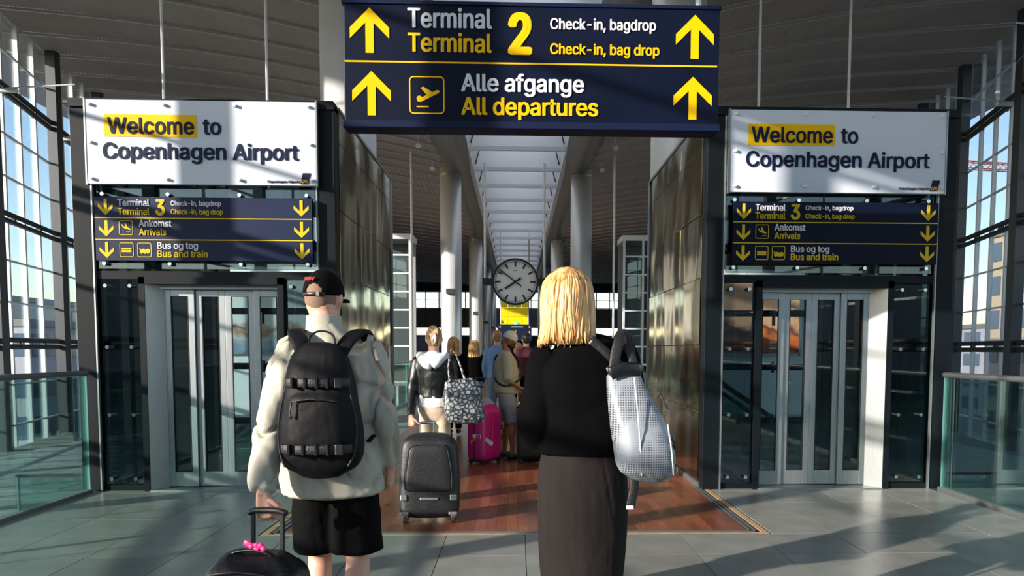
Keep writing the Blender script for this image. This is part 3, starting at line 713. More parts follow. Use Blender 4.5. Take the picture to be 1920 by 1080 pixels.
# ------------------------------------------------------------------ columns, clock, rods
cols = ['nearest left silver column behind the lift tower', 'nearest right silver column behind the lift tower',
        'left silver column with a grey box, standing free beyond the lift towers', 'right silver column standing free behind the blond woman',
        'third silver column on the left, in shade', 'third silver column on the right, in shade']
ci = 0
for y in (11.95, 29.9, 47.5, 63, 78):
    for s in (-1, 1):
        r = thing('column', cols[ci] if ci < 6 else ('far silver column in the left row' if s < 0 else 'far silver column in the right row'), 'column', (s * 2.52 - .05, y, 0), 0, 'round columns of the hall')
        m = MB(); R = .41; zz = [-4.8, 0, 3, 6, 8.45]; m.bar((0, 0, -4.8), (0, 0, 8.45), R, 40)
        m.obj('shaft', colm, r, smooth=False)
        sh_ = r.children[0].data; sh_.polygons.foreach_set('use_smooth', [len(p.vertices) == 4 for p in sh_.polygons])
        if y > 20 and s < 0: MB().box(-.16, .16, -R - .12, -R + .05, 3.55, 3.75).obj('speaker_box', darksteel, r, bevel=.01)
        MB().bar((0, 0, 8.05), (0, 0, 8.12), R + .012, 40).obj('collar', steel, r)
        ci += 1

ck = thing('wall_clock', 'large round white clock with black hands hung between two rods', 'clock', (-.08, 29, 3.98))
def ringmesh(r0, r1, y0, y1, seg=64):
    m = MB(); vs = []
    for rr, yy in ((r0, y0), (r1, y0), (r1, y1), (r0, y1)): vs += [(rr * math.cos(2 * PI * k / seg), yy, rr * math.sin(2 * PI * k / seg)) for k in range(seg)]
    return m.add(vs, [(a * seg + k, a * seg + (k + 1) % seg, ((a + 1) % 4) * seg + (k + 1) % seg, ((a + 1) % 4) * seg + k) for a in range(4) for k in range(seg)])
ringmesh(.80, .87, -.16, .16).obj('rim', black, ck)
MB().bar((0, -.10, 0), (0, .10, 0), .81, 64).obj('dial', mat('dial_white', '#d4d5da', .4), ck)
for k in range(60):
    a = 2 * PI * k / 60; L0, L1, wd = (.56, .77, .034) if k % 5 == 0 else (.72, .765, .010)
    c, q = math.sin(a), math.cos(a); m = MB()
    m.add([(c * L + q * e * wd, yy, q * L - c * e * wd) for yy in (-.112, -.10) for L in (L0, L1) for e in (-1, 1)], [(0, 1, 3, 2), (4, 6, 7, 5), (0, 4, 5, 1), (2, 3, 7, 6), (0, 2, 6, 4), (1, 5, 7, 3)])
    m.obj('hour_mark' if k % 5 == 0 else 'minute_mark', black, ck)
for nm, a, L0, L1, w0, yy in (('hour_hand', math.radians(236), -.25, .47, .036, -.135), ('minute_hand', math.radians(307), -.28, .76, .024, -.15)):
    c, q = math.sin(a), math.cos(a); m = MB()
    m.add([(c * L + q * e * w0, y_, q * L - c * e * w0) for y_ in (yy, yy + .012) for L in (L0, L1) for e in (-1, 1)], [(0, 1, 3, 2), (4, 6, 7, 5), (0, 4, 5, 1), (2, 3, 7, 6), (0, 2, 6, 4), (1, 5, 7, 3)])
    m.obj(nm, black, ck)
for s, x in ((-1, -1.14), (1, 1.09)):
    MB().bar((x, 0, 0), (x, 0, 4.4), .045, 10).obj('hanging_rod', whitep, ck)
    MB().box(min(s * .85, x + s * .1), max(s * .85, x + s * .1), -.1, .1, -.13, .13).obj('side_arm', black, ck)
MB().box(-.07, .07, -.112, -.10, .40, .43).obj('maker_mark', greywall, ck)

yb = thing('yellow_banner', 'bright yellow glass partition hanging far behind the clock', 'banner', (-.17, 48, 0))
for i in range(4):
    for j in range(3): MB().box(-.86 + i * .43 + .006, -.86 + (i + 1) * .43 - .006, 0, .04, 2.95 + j * .55 + .006, 2.95 + (j + 1) * .55 - .006).obj('panel', banner, yb)
for x in (-.88, .88): MB().box(x - .03, x + .03, 0, .06, 0, 8.3).obj('frame', darksteel, yb)
es = thing('exit_sign', 'small green and white exit sign below the yellow banner', 'sign', (-.1, 47.95, 2.96))
MB().box(-.15, .15, 0, .05, 0, .19).obj('sign_box', emit('exit_green', '#35c08a', 1.2), es)
MB().box(-.08, .0, -.01, 0, .04, .15).obj('pictogram', emit('exit_white', '#ffffff', 1.2), es)
gs = thing('gate_sign', 'dark blue overhead sign with yellow arrows far down the passage', 'sign', (-.17, 44.6, 1.95))
MB().box(-1.0, 1.0, 0, .1, 0, .95).obj('sign_box', textnavy, gs)
for x in (-.9, .8):
    for z in (.12, .42, .72): sh = Sheet(gs, 0, 0, 1, 0, 0, -.005); sh.arrow(x, x + .12, -z - .14, -z, signyel2, True)
sh = Sheet(gs, 0, 0, 1, 0, 0, -.005); sh.poly([(-.2, -.84), (.5, -.84), (.5, -.78), (-.2, -.78)], greywall, 'pale_strip')
sh.text('2', .0, .1, -.6, -.4, signyel2)
MB().bar((-.8, .05, .95), (-.8, .05, 6.3), .02).bar((.8, .05, .95), (.8, .05, 6.3), .02).obj('hanger_rod', whitep, gs)

# thin hanging rods
RODS = [(-5.35, 12.0, 3.9, 'thin white rod above the left end of the left lift tower'), (-3.80, 12.0, 3.9, 'thin white rod above the right part of the left lift tower'),
        (3.74, 12.0, 3.9, 'thin white rod above the left part of the right lift tower'), (5.15, 12.0, 3.9, 'thin white rod above the right part of the right lift tower'),
        (-3.75, 27.5, 0, 'thin rod left of the free left column'), (-5.1, 27.5, 0, 'thin rod beside the left bronze wall'),
        (3.45, 27.5, 0, 'thin rod right of the free right column'), (4.95, 27.5, 0, 'thin rod in front of the right glazed shaft')]
for x, y, z, lb in RODS:
    o = MB().bar((0, 0, 0), (0, 0, ceil_z(x, y) - z + .1), .022 if y < 20 else .04, 8).obj('hanging_rod', whitep, None, loc=(x, y, z)); tag(o, lb, 'rod', 'thin hanging rods')
for i, (x, y) in enumerate([(-3.1, 20.5), (-3.1, 24.5), (-3.1, 28.5), (3.1, 20.5), (3.1, 24.5), (3.1, 28.5)]):
    z = ceil_z(x, y); side = 'left' if x < 0 else 'right'; wch = ('nearest', 'middle', 'farthest')[i % 3]
    r = thing('spotlight', f'{wch} small white ceiling spotlight on the {side} side of the skylight', 'spotlight', (x, y, z), 0, 'ceiling spotlights')
    MB().bar((0, 0, 0), (0, 0, -.18), .02).obj('stem', whitep, r); MB().bar((0, .06, -.2), (0, -.1, -.32), .07, 12, .09).obj('head', whitep, r)

# ------------------------------------------------------------------ railings
def rail(s, label, x, y0, y1, n, z=1.2, seams=None):
    r = thing('glass_railing', label, 'railing', (x, y0, 0)); L = y1 - y0
    MB().bar((0, 0, z), (0, L, z), .028, 12).obj('handrail', steel, r, smooth=False)
    MB().box(-.035, .035, 0, L, -.02, .035).obj('base_channel', steel, r)
    for i in range(n):
        a, b = L * i / n + .008, L * (i + 1) / n - .008
        g = MB().box(-.008, .008, a, b, .02, z - .03).obj('glass_pane', greeng, r)
        MB().box(-.009, .009, b - .002, b + .002, .03, z - .03).obj('pane_edge', edgeg, g)
    return r
rail(-1, 'near left glass railing with steel handrail, beside the left lift tower', -4.30, -3.2, 7.75, 7, 1.2)
rail(1, 'near right glass railing with steel handrail, beside the right lift tower', 4.42, -3.2, 7.75, 7, 1.2)
rail(-1, 'long glass railing along the left of the passage beyond the lift towers', -2.95, 11.4, 34, 10, 1.1)
rail(1, 'long glass railing along the right of the passage beyond the lift towers', 2.95, 11.4, 34, 10, 1.1)
for s, nm in ((-1, 'left'), (1, 'right')):
    r = thing('glass_screen', f'low glass screen with a metal top bar beyond the {nm} railing', 'glass screen', (s * 5.2, 9.35, -.53))
    MB().box(-.85, .85, -.008, .008, 0, .42).obj('glass_pane', greeng, r); MB().box(-.86, .86, -.02, .02, .42, .45).obj('top_bar', darksteel, r)
    MB().box(s * .84 - .008, s * .84 + .008, -.02, .02, 0, .42).obj('pane_edge', edgeg, r)

# ------------------------------------------------------------------ beyond the towers
for s, nm, pm in ((-1, 'left', posterL), (1, 'right', posterR)):
    r = thing('partition_wall', f'pale partition wall seen through the {nm} lift tower', 'partition', (s * 4.4, 14.6, 0))
    for i in range(4): MB().box(-1.36 + i * .68 + .004, -1.36 + (i + 1) * .68 - .004, 0, .1, .2, 3.9).obj('wall_panel', palewall, r)
    MB().box(-1.36, 1.36, -.04, .14, .1, .2).obj('base_rail', steel, r)
    MB().box(-1.3, -1.2, .02, .08, -4.8, .1).box(1.2, 1.3, .02, .08, -4.8, .1).obj('leg', darksteel, r)
    p = thing('advertising_poster', 'blue and white advertising poster on the partition behind the left lift' if s < 0 else 'orange and dark blue advertising poster behind the right lift', 'poster', (s * 5.0 - s * .35, 14.53, 1.38))
    MB().box(-.75, .75, 0, .05, 0, 1.35).obj('print', pm, p)
    MB().box(-.79, -.75, -.01, .06, -.04, 1.39).box(.75, .79, -.01, .06, -.04, 1.39).box(-.79, .79, -.01, .06, -.04, 0).box(-.79, .79, -.01, .06, 1.35, 1.39).obj('frame', steel, p)
    # escalator running down away from the passage
    e = thing('escalator', f'escalator with glass sides descending behind the {nm} lift tower', 'escalator', (s * 3.2, 12.0, 0))
    sl_ = -.68; Ln = 3.4
    for yy in (0, 1.2):
        MB().beam((0, yy, .95), (s * Ln, yy, .95 + sl_ * Ln), .07, .07).obj('handrail', black, e)
        MB().beam((0, yy, .42), (s * Ln, yy, .42 + sl_ * Ln), .02, .78).obj('side_glass', greeng, e)
        MB().beam((0, yy, .02), (s * Ln, yy, .02 + sl_ * Ln), .12, .10).obj('skirt', steel, e)
    for k in range(13):
        x = .1 + k * .245; z = -.12 + sl_ * x
        MB().box(min(s * x, s * (x + .25)), max(s * x, s * (x + .25)), .06, 1.14, z - .2, z).obj('step', steel, e)
    g = thing('glazed_shaft', f'narrow white glazed shaft standing on the {nm} beyond the railing', 'glazed shaft', (s * 4.75, 29, 0))
    for x in (-.72, 0, .72):
        MB().box(x - .04, x + .04, -.04, .04, -4.8, 5.6).box(x - .04, x + .04, 1.36, 1.44, -4.8, 5.6).obj('post', whitep, g)
    for k in range(9):
        z = .2 + k * .68
        MB().box(-.76, .76, -.035, .035, z - .03, z + .03).obj('glazing_bar', whitep, g)
        if k < 8:
            for x in (-.72, 0): MB().box(x + .04, x + .68, -.01, .01, z + .03, z + .65).obj('pane', darkg, g)
    MB().box(-.76, .76, 1.3, 1.4, 0, 5.6).obj('back_panel', greywall, g)
    MB().box(-.8, .8, -.05, 1.45, 5.55, 5.75).obj('cap', whitep, g)
for s, nm in ((-1, 'left'), (1, 'right')):
    r = thing('kiosk', f'low black kiosk behind the {nm} hall railing', 'kiosk', (s * 8.6, 52, 0))
    MB().box(-2.6, 2.6, 0, 3, -4.8, 1.15).obj('body', darkw, r); MB().box(-2.7, 2.7, -.1, 3.1, 1.15, 1.3).obj('counter_top', whitep, r)
    MB().box(-2.6, 2.6, .6, 3, 1.3, 2.3).obj('back_unit', mat('kiosk_' + nm, '#25304a', .5), r)

# ------------------------------------------------------------------ outside
def building(x, y, wd, dp, h, label, m=facade, floors=5, bays=7, rz=0):
    r = thing('outside_block', label, 'building', (x, y, -6), rz)
    MB().box(-wd / 2, wd / 2, -dp / 2, dp / 2, 0, h).obj('wall', m, r)
    me = MB().box(0, wd / bays * .62, -.08, .08, 0, h / floors * .55).mesh('window', facadeg)
    me2 = MB().box(-.08, .08, 0, dp / bays * .62, 0, h / floors * .55).mesh('window', facadeg)
    for f in range(floors):
        for b in range(bays):
            z = h / floors * (f + .28)
            inst(me, 'window', r, (-wd / 2 + wd / bays * (b + .19), -dp / 2, z))
            inst(me2, 'window', r, (-math.copysign(wd / 2, x), -dp / 2 + dp / bays * (b + .19), z))
    MB().box(-wd / 2 - .2, wd / 2 + .2, -dp / 2 - .2, dp / 2 + .2, h, h + .5).obj('roof', greywall, r)
building(-62, 95, 26, 60, 12, 'pale office building outside the left windows', facade, 4, 12)
building(-40, 60, 10, 8, 9, 'low grey building just outside the left windows', facade, 3, 5)
building(66, 100, 26, 60, 10, 'pale office building outside the right windows', facade, 4, 12)
building(43, 62, 5, 5, 17, 'narrow beige tower outside the right windows', beige, 6, 3)
building(-75, -38, 30, 50, 13.5, 'added long grey block behind the left railing, hiding the bright horizon in reflections', facade, 4, 9)  # added out of view, with its twin, to cover the bright horizon in reflections
building(75, -38, 30, 50, 13.5, 'added long grey block behind the right railing, hiding the bright horizon in reflections', facade, 4, 9)
building(0, -70, 150, 12, 15, 'added wide grey block far behind the viewer, darkening the reflections in the lift glass', greywall, 4, 20)  # added unseen behind the camera so the lift glass mirrors something dark
cr = thing('tower_crane', 'red lattice tower crane far outside the right windows', 'crane', (99, 150, -6))
def lattice(mb, p, q, wd, n, r):
    p, q = Vector(p), Vector(q); t = (q - p).normalized(); a = Vector((0, 1, 0)); b = t.cross(a).normalized()
    cs = [(-1, -1), (1, -1), (1, 1), (-1, 1)]; P = lambda k, c: p + (q - p) * k / n + (a * c[0] + b * c[1]) * wd / 2
    for c in cs: mb.bar(P(0, c), P(n, c), r, 5)
    for k in range(n):
        for i in range(4): mb.bar(P(k, cs[i]), P(k + 1, cs[(i + 1) % 4]), r * .6, 4)
m = MB(); lattice(m, (0, 0, 0), (0, 0, 43), 1.3, 30, .12); m.obj('mast', cranered, cr)
m = MB(); lattice(m, (-16, -4, 43), (9, 2, 43.5), 1.3, 18, .12); m.obj('jib', cranered, cr)
MB().box(-.9, 1.3, -1.4, .7, 40.2, 42.2).obj('cab', cranered, cr); MB().box(6.6, 9, .6, 2.6, 41.4, 43).obj('counterweight', greywall, cr)

# ------------------------------------------------------------------ people
def hand(mb, wr, d, nrm, thumb, curl=.5, k=1.0, flip=1):
    """palm from the wrist along d; fingers curl toward nrm; the thumb leaves the side 'thumb'."""
    wr, d = Vector(wr), Vector(d).normalized(); nrm = Vector(nrm); nrm = (nrm - d * nrm.dot(d)).normalized()
    sd = Vector(thumb); sd = (sd - d * sd.dot(d) - nrm * sd.dot(nrm)).normalized()
    mb.tube([wr - d * .02 * k, wr + d * .03 * k, wr + d * .088 * k], [(.026 * k, .018 * k), (.036 * k, .016 * k), (.040 * k, .013 * k)], 12, side=sd, sub=2, cap=.6, e=2.4)
    for i, (o, ln) in enumerate(((.030, .92), (.010, 1.0), (-.010, .94), (-.029, .76))):
        p = wr + d * (.082 - abs(i - 1) * .003) * k + sd * o * k; pts = [wr + d * .05 * k + sd * o * k, p]; a = 0
        for seg_, da in ((.042, .9), (.027, 1.1), (.021, .7)):
            a += da * curl * 1.15; q = d * math.cos(a) + nrm * math.sin(a); p = p + q * seg_ * ln * k; pts.append(p)
        mb.tube(pts, [.0085 * k, .0095 * k, .0088 * k, .008 * k, .0065 * k], 8, side=sd, sub=2, cap=1)
    p0 = wr + d * .02 * k + sd * .022 * k; p1 = p0 + (sd * .75 + d * .6 + nrm * .25).normalized() * .042 * k
    p2 = p1 + (sd * .15 + d * .8 + nrm * (.3 + curl * .5)).normalized() * .034 * k; p3 = p2 + (d * .8 + nrm * (.2 + curl * .8) - sd * .2).normalized() * .026 * k
    mb.tube([p0, p1, p2, p3], [.014 * k, .012 * k, .010 * k, .008 * k], 8, side=nrm, sub=2, cap=1)

def person(label, loc, rz, h, L, R, sk=skin, voxel=.011, hy=0, hp=0, sw=1.0, legs=None, hx=0, lh=None, rh=None, shoes=black, neck=1.0, group=None, wide=1.0, extra_name=None):
    r = thing('person', label, 'person', loc, rz, group); k = h / 1.8
    V = lambda p: (p[0] * k, p[1] * k, p[2] * k)
    m = MB()
    T = [(0, 0, .86), (0, 0, .98), (0, 0, 1.12), (0, 0, 1.28), (0, -.005, 1.40), (hx * .2, -.01, 1.475), (hx * .6, -.005, 1.52), (hx, .0, 1.60)]
    nk = neck; RR = [(.13 * wide, .09), (.165 * wide, .11), (.135 * wide, .095 * wide), (.155 * sw * wide, .11 * wide), (.175 * sw, .105), (.14 * sw, .07), (.062 * nk, .062 * nk), (.055 * nk, .058 * nk)]
    m.tube([V(p) for p in T], [(a * k, b * k) for a, b in RR], 20, sub=3)
    for A in (L, R):
        m.tube([V((A[0][0] * .55, A[0][1], A[0][2] - .01))] + [V(p) for p in A], [.048 * k, .044 * k, .036 * k, .027 * k], 12, sub=5)
    lg = legs or [((-.09, 0, .93), (-.10, .03, .50), (-.10, -.01, .09)), ((.09, 0, .93), (.10, .03, .50), (.10, -.01, .09))]
    for g in lg:
        a, b, c = [Vector(V(p)) for p in g]; mid = b.lerp(c, .3) + Vector((0, -.018 * k, 0)); up_ = a.lerp(b, .4)
        m.tube([a, up_, b, mid, b.lerp(c, .75), c], [.085 * k, .08 * k, .055 * k, .058 * k, .040 * k, .036 * k], 14, sub=3)
        m.tube([c + Vector((0, -.03 * k, -.03 * k)), c + Vector((0, .05 * k, -.045 * k)), c + Vector((0, .16 * k, -.062 * k))], [(.033 * k, .04 * k), (.04 * k, .03 * k), (.036 * k, .018 * k)], 12, sub=2)
    # head
    s0 = len(m.v); hc = Vector(V((hx, .018, 1.685)))
    m.ell(hc, (.076 * k, .096 * k, .116 * k), 20, 14)
    m.ell(hc + Vector((0, .028, -.062)) * k, (.056 * k, .066 * k, .062 * k), 16, 10)
    m.ell(hc + Vector((0, -.03, -.03)) * k, (.068 * k, .06 * k, .08 * k), 16, 10)
    m.tube([hc + Vector((0, .088, .01)) * k, hc + Vector((0, .108, -.025)) * k, hc + Vector((0, .10, -.035)) * k], [.010 * k, .015 * k, .010 * k], 8, sub=2)
    m.ell(hc + Vector((0, .088, -.062)) * k, (.026 * k, .012 * k, .010 * k), 10, 6)
    for s in (-1, 1):
        m.ell(hc + Vector((s * .078, -.004, -.012)) * k, (.014 * k, .021 * k, .035 * k), 10, 8)
    Rm = Matrix.Translation(hc - Vector((0, 0, .1 * k))) @ Matrix.Rotation(hy, 4, 'Z') @ Matrix.Rotation(hp, 4, 'X') @ Matrix.Translation(-(hc - Vector((0, 0, .1 * k))))
    m.xf(lambda p: Rm @ p, s0)
    body = solid(m, 'body', sk, r, voxel, 3)
    hm = MB()
    for A, hh, s in ((L, lh, -1), (R, rh, 1)):
        a, b, c = [Vector(V(p)) for p in A]
        d, n, t, cu = hh or ((c - b).normalized() * 1.0, (-s, .2, 0), (0, 1, 0), .45)
        hand(hm, c, d, n, t, cu, k)
    me = hm.mesh('hands', sk, True); bm = bmesh.new(); bm.from_mesh(body.data); bm.from_mesh(me); bm.to_mesh(body.data); bm.free(); bpy.data.meshes.remove(me)
    body.data.polygons.foreach_set('use_smooth', [True] * len(body.data.polygons))
    for s in (-1, 1):
        MB().ell(Rm @ (hc + Vector((s * .030, .082, .006)) * k), (.013 * k, .010 * k, .007 * k), 10, 6).obj('eye', inkm, r, True)
    for g in lg:
        c = Vector(V(g[2]))
        MB().tube([c + Vector((0, -.055 * k, -.045 * k)), c + Vector((0, .04 * k, -.045 * k)), c + Vector((0, .17 * k, -.06 * k))], [(.042 * k, .042 * k), (.046 * k, .043 * k), (.042 * k, .026 * k)], 14, sub=3, e=2.4).obj('shoe', shoes, r, True)
    r['_'] = 0; del r['_']
    return dict(r=r, k=k, V=V, L=L, R=R, hc=hc, Rm=Rm, lg=lg)
def sleeves(m, P, rad, upto=1.0, side='LR', puff=0):
    k, V = P['k'], P['V']
    for nm in side:
        A = P[nm]; a, b, c = [Vector(V(p)) for p in A]; e = b.lerp(c, upto)
        s = -1 if nm == 'L' else 1
        m.tube([Vector(V((A[0][0] * .45, A[0][1], A[0][2] - .0))), a, a.lerp(b, .5), b, b.lerp(e, .55), e], [rad[0] * k, rad[0] * k, rad[1] * k, rad[2] * k, rad[3] * k, rad[4] * k], 18, sub=4, cap=.25)
def torso(m, P, rings, e=2.2):
    k = P['k']; m.tube([(x * k, y * k, z * k) for z, rx, ry, x, y in rings], [(rx * k, ry * k) for z, rx, ry, x, y in rings], 28, sub=3, cap=.15, e=e)
def trousers(m, P, z_end, r0, r1, r2, waist=1.03):
    k, V = P['k'], P['V']
    m.tube([(0, 0, .84 * k), (0, 0, .94 * k), (0, 0, waist * k)], [(.15 * k, .10 * k), (.178 * k, .125 * k), (.150 * k, .115 * k)], 24, sub=3, cap=.3)
    for g in P['lg']:
        a, b, c = [Vector(V(p)) for p in g]
        full = [a, a.lerp(b, .5), b, b.lerp(c, .5), c]; rr = [r0, (r0 + r1) / 2 * 1.03, r1, (r1 + r2) / 2, r2]
        pts = []; rad = []
        for i, (p, q) in enumerate(zip(full, rr)):
            if p.z >= z_end * k: pts.append(p); rad.append(q * k)
            else:
                p0 = full[i - 1]; t = (p0.z - z_end * k) / (p0.z - p.z); pts.append(p0.lerp(p, t)); rad.append((rr[i - 1] + (q - rr[i - 1]) * t) * k); break
        m.tube(pts, rad, 20, sub=3, cap=.15)
def hair_long(P, m_, zb, wd, seed=1, n=110, part=True, zt=1.80, depth=.0):
    k = P['k']; hx = P['hc'].x / k; rn = random.Random(seed); m = MB()
    prof = [(zt - .004, .02, .03, -.0), (zt - .022, .066, .078, -.005), (zt - .065, .095, .108, -.012), (zt - .13, .106, .112, -.022), (zt - .20, .108, .095, -.040), (zt - .26, .108, .075, -.055)]
    zz = zt - .26
    while zz > zb + .05: zz -= .06; prof.append((zz, min(.108 + (zt - .26 - zz) * .25, wd), .052, -.062 - depth))
    prof.append((zb + .02, wd * .98, .036, -.064 - depth))
    m.tube([Vector((hx, y + .01, z)) * k for z, rx, ry, y in prof], [(rx * k, ry * k) for z, rx, ry, y in prof], 30, sub=2, cap=.3)
    base = solid(m, 'hair', m_, P['r'], .009, 3, wr=.0045, wscale=(26, 26, 1.6), seed=seed)
    lk = MB()
    for i in range(n):
        a = rn.uniform(-PI * 1.02, .02 * PI) if rn.random() < .85 else rn.uniform(-PI, PI)
        pts = []; rad = []; end = zb + rn.uniform(-.022, .03); j = rn.uniform(.99, 1.05)
        for z, rx, ry, y in prof[1:]:
            if z < end: break
            a2 = a + .06 * math.sin(z * 22 + i)
            pts.append(Vector((hx + rx * j * math.cos(a2), y + .01 + ry * j * math.sin(a2), z)) * k); rad.append(rn.uniform(.0045, .0075) * k)
        if len(pts) > 2:
            q = pts[-1] + Vector((rn.uniform(-.008, .008), rn.uniform(-.006, .006), min(-.012, end - pts[-1].z / k))) * k
            pts.append(q); rad[0] *= .4; rad.append(.0015 * k); lk.tube(pts, rad, 6, sub=2, cap=0)
    lk.obj('hair_lock', m_, P['r'], True, kind='stuff')
def hair_short(P, m_, fuller=1.0, bun=False):
    k = P['k']; m = MB(); h = P['hc']
    m.ell(h + Vector((0, -.012, .022)) * k, (.084 * k * fuller, .100 * k * fuller, .106 * k * fuller), 20, 12)
    m.ell(h + Vector((0, -.04, -.03)) * k, (.076 * k, .062 * k, .07 * k), 16, 10)
    if bun:
        m.ell(h + Vector((0, -.115, -.01)) * k, (.042 * k, .03 * k, .062 * k), 14, 10); m.ell(h + Vector((.03, -.10, .05)) * k, (.03 * k, .03 * k, .05 * k), 10, 8)
    m.xf(lambda p: P['Rm'] @ p)
    return solid(m, 'hair', m_, P['r'], .008, 2, wr=.008, wscale=(22, 22, 10 if not bun else 5), seed=4)
def cap(P, m_, back_open=True, brim_m=None, dz=0):
    k = P['k']; h = P['hc']; seg = 80; rings = 30; rx, ry, rz_ = .087 * k, .106 * k, .108 * k; c = h + Vector((0, -.002, .012 + dz)) * k
    vs = []; fs = []
    for layer in (1.0, .965):
        for i in range(rings + 1):
            th = (PI / 2 + .10) * i / rings
            for j in range(seg):
                ph = 2 * PI * j / seg; vs.append(c + Vector((rx * math.sin(th) * math.cos(ph), ry * math.sin(th) * math.sin(ph), rz_ * math.cos(th))) * layer)
    n = (rings + 1) * seg
    def hole(i, j):
        ph = 2 * PI * (j + .5) / seg - 1.5 * PI; t = ph / .50; zz = (rings - i - .5) / 9.0
        return back_open and t * t + zz * zz < 1
    for L_ in (0, n):
        for i in range(rings):
            for j in range(seg):
                if hole(i, j): continue
                f = (L_ + i * seg + j, L_ + (i + 1) * seg + j, L_ + (i + 1) * seg + (j + 1) % seg, L_ + i * seg + (j + 1) % seg); fs.append(f if L_ == 0 else f[::-1])
    for j in range(seg):
        if not hole(rings - 1, j): a = rings * seg; fs.append((a + j, n + a + j, n + a + (j + 1) % seg, a + (j + 1) % seg))
    m = MB().add(vs, fs).xf(lambda p: P['Rm'] @ p); m.obj('cap', m_, P['r'], True)
    b = MB(); pts = []
    for t in range(13):
        a = PI * t / 12; pts.append((math.cos(a) * .078, .07 + math.sin(a) * .105))
    vs = [];
    for dz_ in (0, .005):
        vs += [c + Vector((x, y, -.004 - dz_ - .9 * x * x * 3 - (y - .07) * .22)) * k for x, y in pts]
    q = len(pts); b.add(vs, [tuple(range(q)), tuple(range(q, 2 * q))[::-1]] + [(i, (i + 1) % q, q + (i + 1) % q, q + i) for i in range(q)])
    b.xf(lambda p: P['Rm'] @ p).obj('cap_brim', brim_m or m_, P['r'], True)
    MB().ell(c + Vector((0, 0, .107)) * k, (.009 * k, .009 * k, .005 * k), 10, 6).xf(lambda p: P['Rm'] @ p).obj('cap_button', m_, P['r'], True)
    if back_open:
        st = MB(); pr = [c + Vector((.0885 * math.cos(a), .108 * math.sin(a), -.008)) * k for a in [1.5 * PI + t * .62 / 6 for t in range(-6, 7)]]
        st.tube(pr, [(.003 * k, .008 * k)] * 13, 8, side=(0, 1, 0), sub=1, cap=0)
        st.xf(lambda p: P['Rm'] @ p).obj('cap_strap', leather, P['r'], True)
        MB().box(-.007, .007, -.116, -.108, -.009, .009).xf(lambda p: P['Rm'] @ (c + Vector((p.x + .028, p.y + .004, p.z - .008)) * k)).obj('cap_buckle', darksteel, P['r'])
        tm = text_mesh('RSV', redm, .03)
        o = inst(tm, 'lettering', P['r'], (0, 0, 0))
        o.matrix_local = P['Rm'] @ Matrix.Translation(c + Vector((-.034, -.101, .050)) * k) @ Matrix.Rotation(math.radians(-22), 4, 'X') @ Matrix.Diagonal((.045 * k, .3, .014 * k, 1))

# the man in the pale jacket
MX, MY = -.84, 3.47
man = person('man in pale stone jacket, black shorts and black cap, seen from behind', (MX, MY, 0), 0, 1.80,
             [(-.18, -.01, 1.44), (-.235, -.13, 1.13), (-.215, -.30, .84)], [(.18, 0, 1.44), (.245, -.04, 1.15), (.255, .05, .90)],
             voxel=.009, neck=1.2, hy=-.24, hx=-.03, legs=[((-.085, 0, .93), (-.075, .05, .50), (-.07, -.03, .09)), ((.09, 0, .93), (.115, -.02, .50), (.12, -.12, .12))],
             lh=((.12, -.12, -.9), (.25, 1, -.1), (.9, -.3, 0), 1.0), rh=((-.05, .25, -.95), (-1, .2, 0), (.2, 1, 0), .75), shoes=capw)
m = MB()
torso(m, man, [(.80, .240, .166, -.0, 0), (.95, .230, .155, 0, 0), (1.10, .222, .140, 0, 0), (1.25, .225, .142, 0, -.005), (1.38, .220, .135, -.005, -.01), (1.445, .180, .110, -.01, -.012), (1.50, .115, .085, -.02, -.01), (1.545, .080, .078, -.028, -.005)])
sleeves(m, man, (.078, .070, .070, .062, .052), .93)
solid(m, 'jacket', jacket, man['r'], .0085, 3, wr=.026, cr=.9, wscale=(8, 8, 5.5), seed=2, mask=lambda p: .35 if abs(p.x + .03) < .13 and p.z > 1.3 else min(1, max(.25, (p.z - .80) / .12)) if abs(p.x) < .2 else 1)
m = MB(); c = Vector((-.028, -.002, 1.565))
m = MB(); vs = []; n = 40
for rr, zz in ((.078, -.04), (.074, .03), (.068, .034), (.062, .03), (.066, -.04)):
    vs += [c + Vector((rr * 1.04 * math.cos(2 * PI * t / n), rr * math.sin(2 * PI * t / n), zz)) for t in range(n)]
m.add(vs, [(a * n + t, a * n + (t + 1) % n, (a + 1) * n + (t + 1) % n, (a + 1) * n + t) for a in range(4) for t in range(n)]).obj('collar', jacket, man['r'], True)
m = MB(); trousers(m, man, .535, .100, .118, .095, 1.0)
solid(m, 'shorts', blackcloth, man['r'], .009, 3, wr=.008, wscale=(7, 7, 7), seed=5)
cap(man, blackcloth)
MB().ell(man['hc'] + Vector((0, -.006, .008)), (.0785, .0985, .110), 20, 14).xf(lambda p: man['Rm'] @ p).obj('hair', mat('cropped_hair', '#7d6052', .8), man['r'], True)
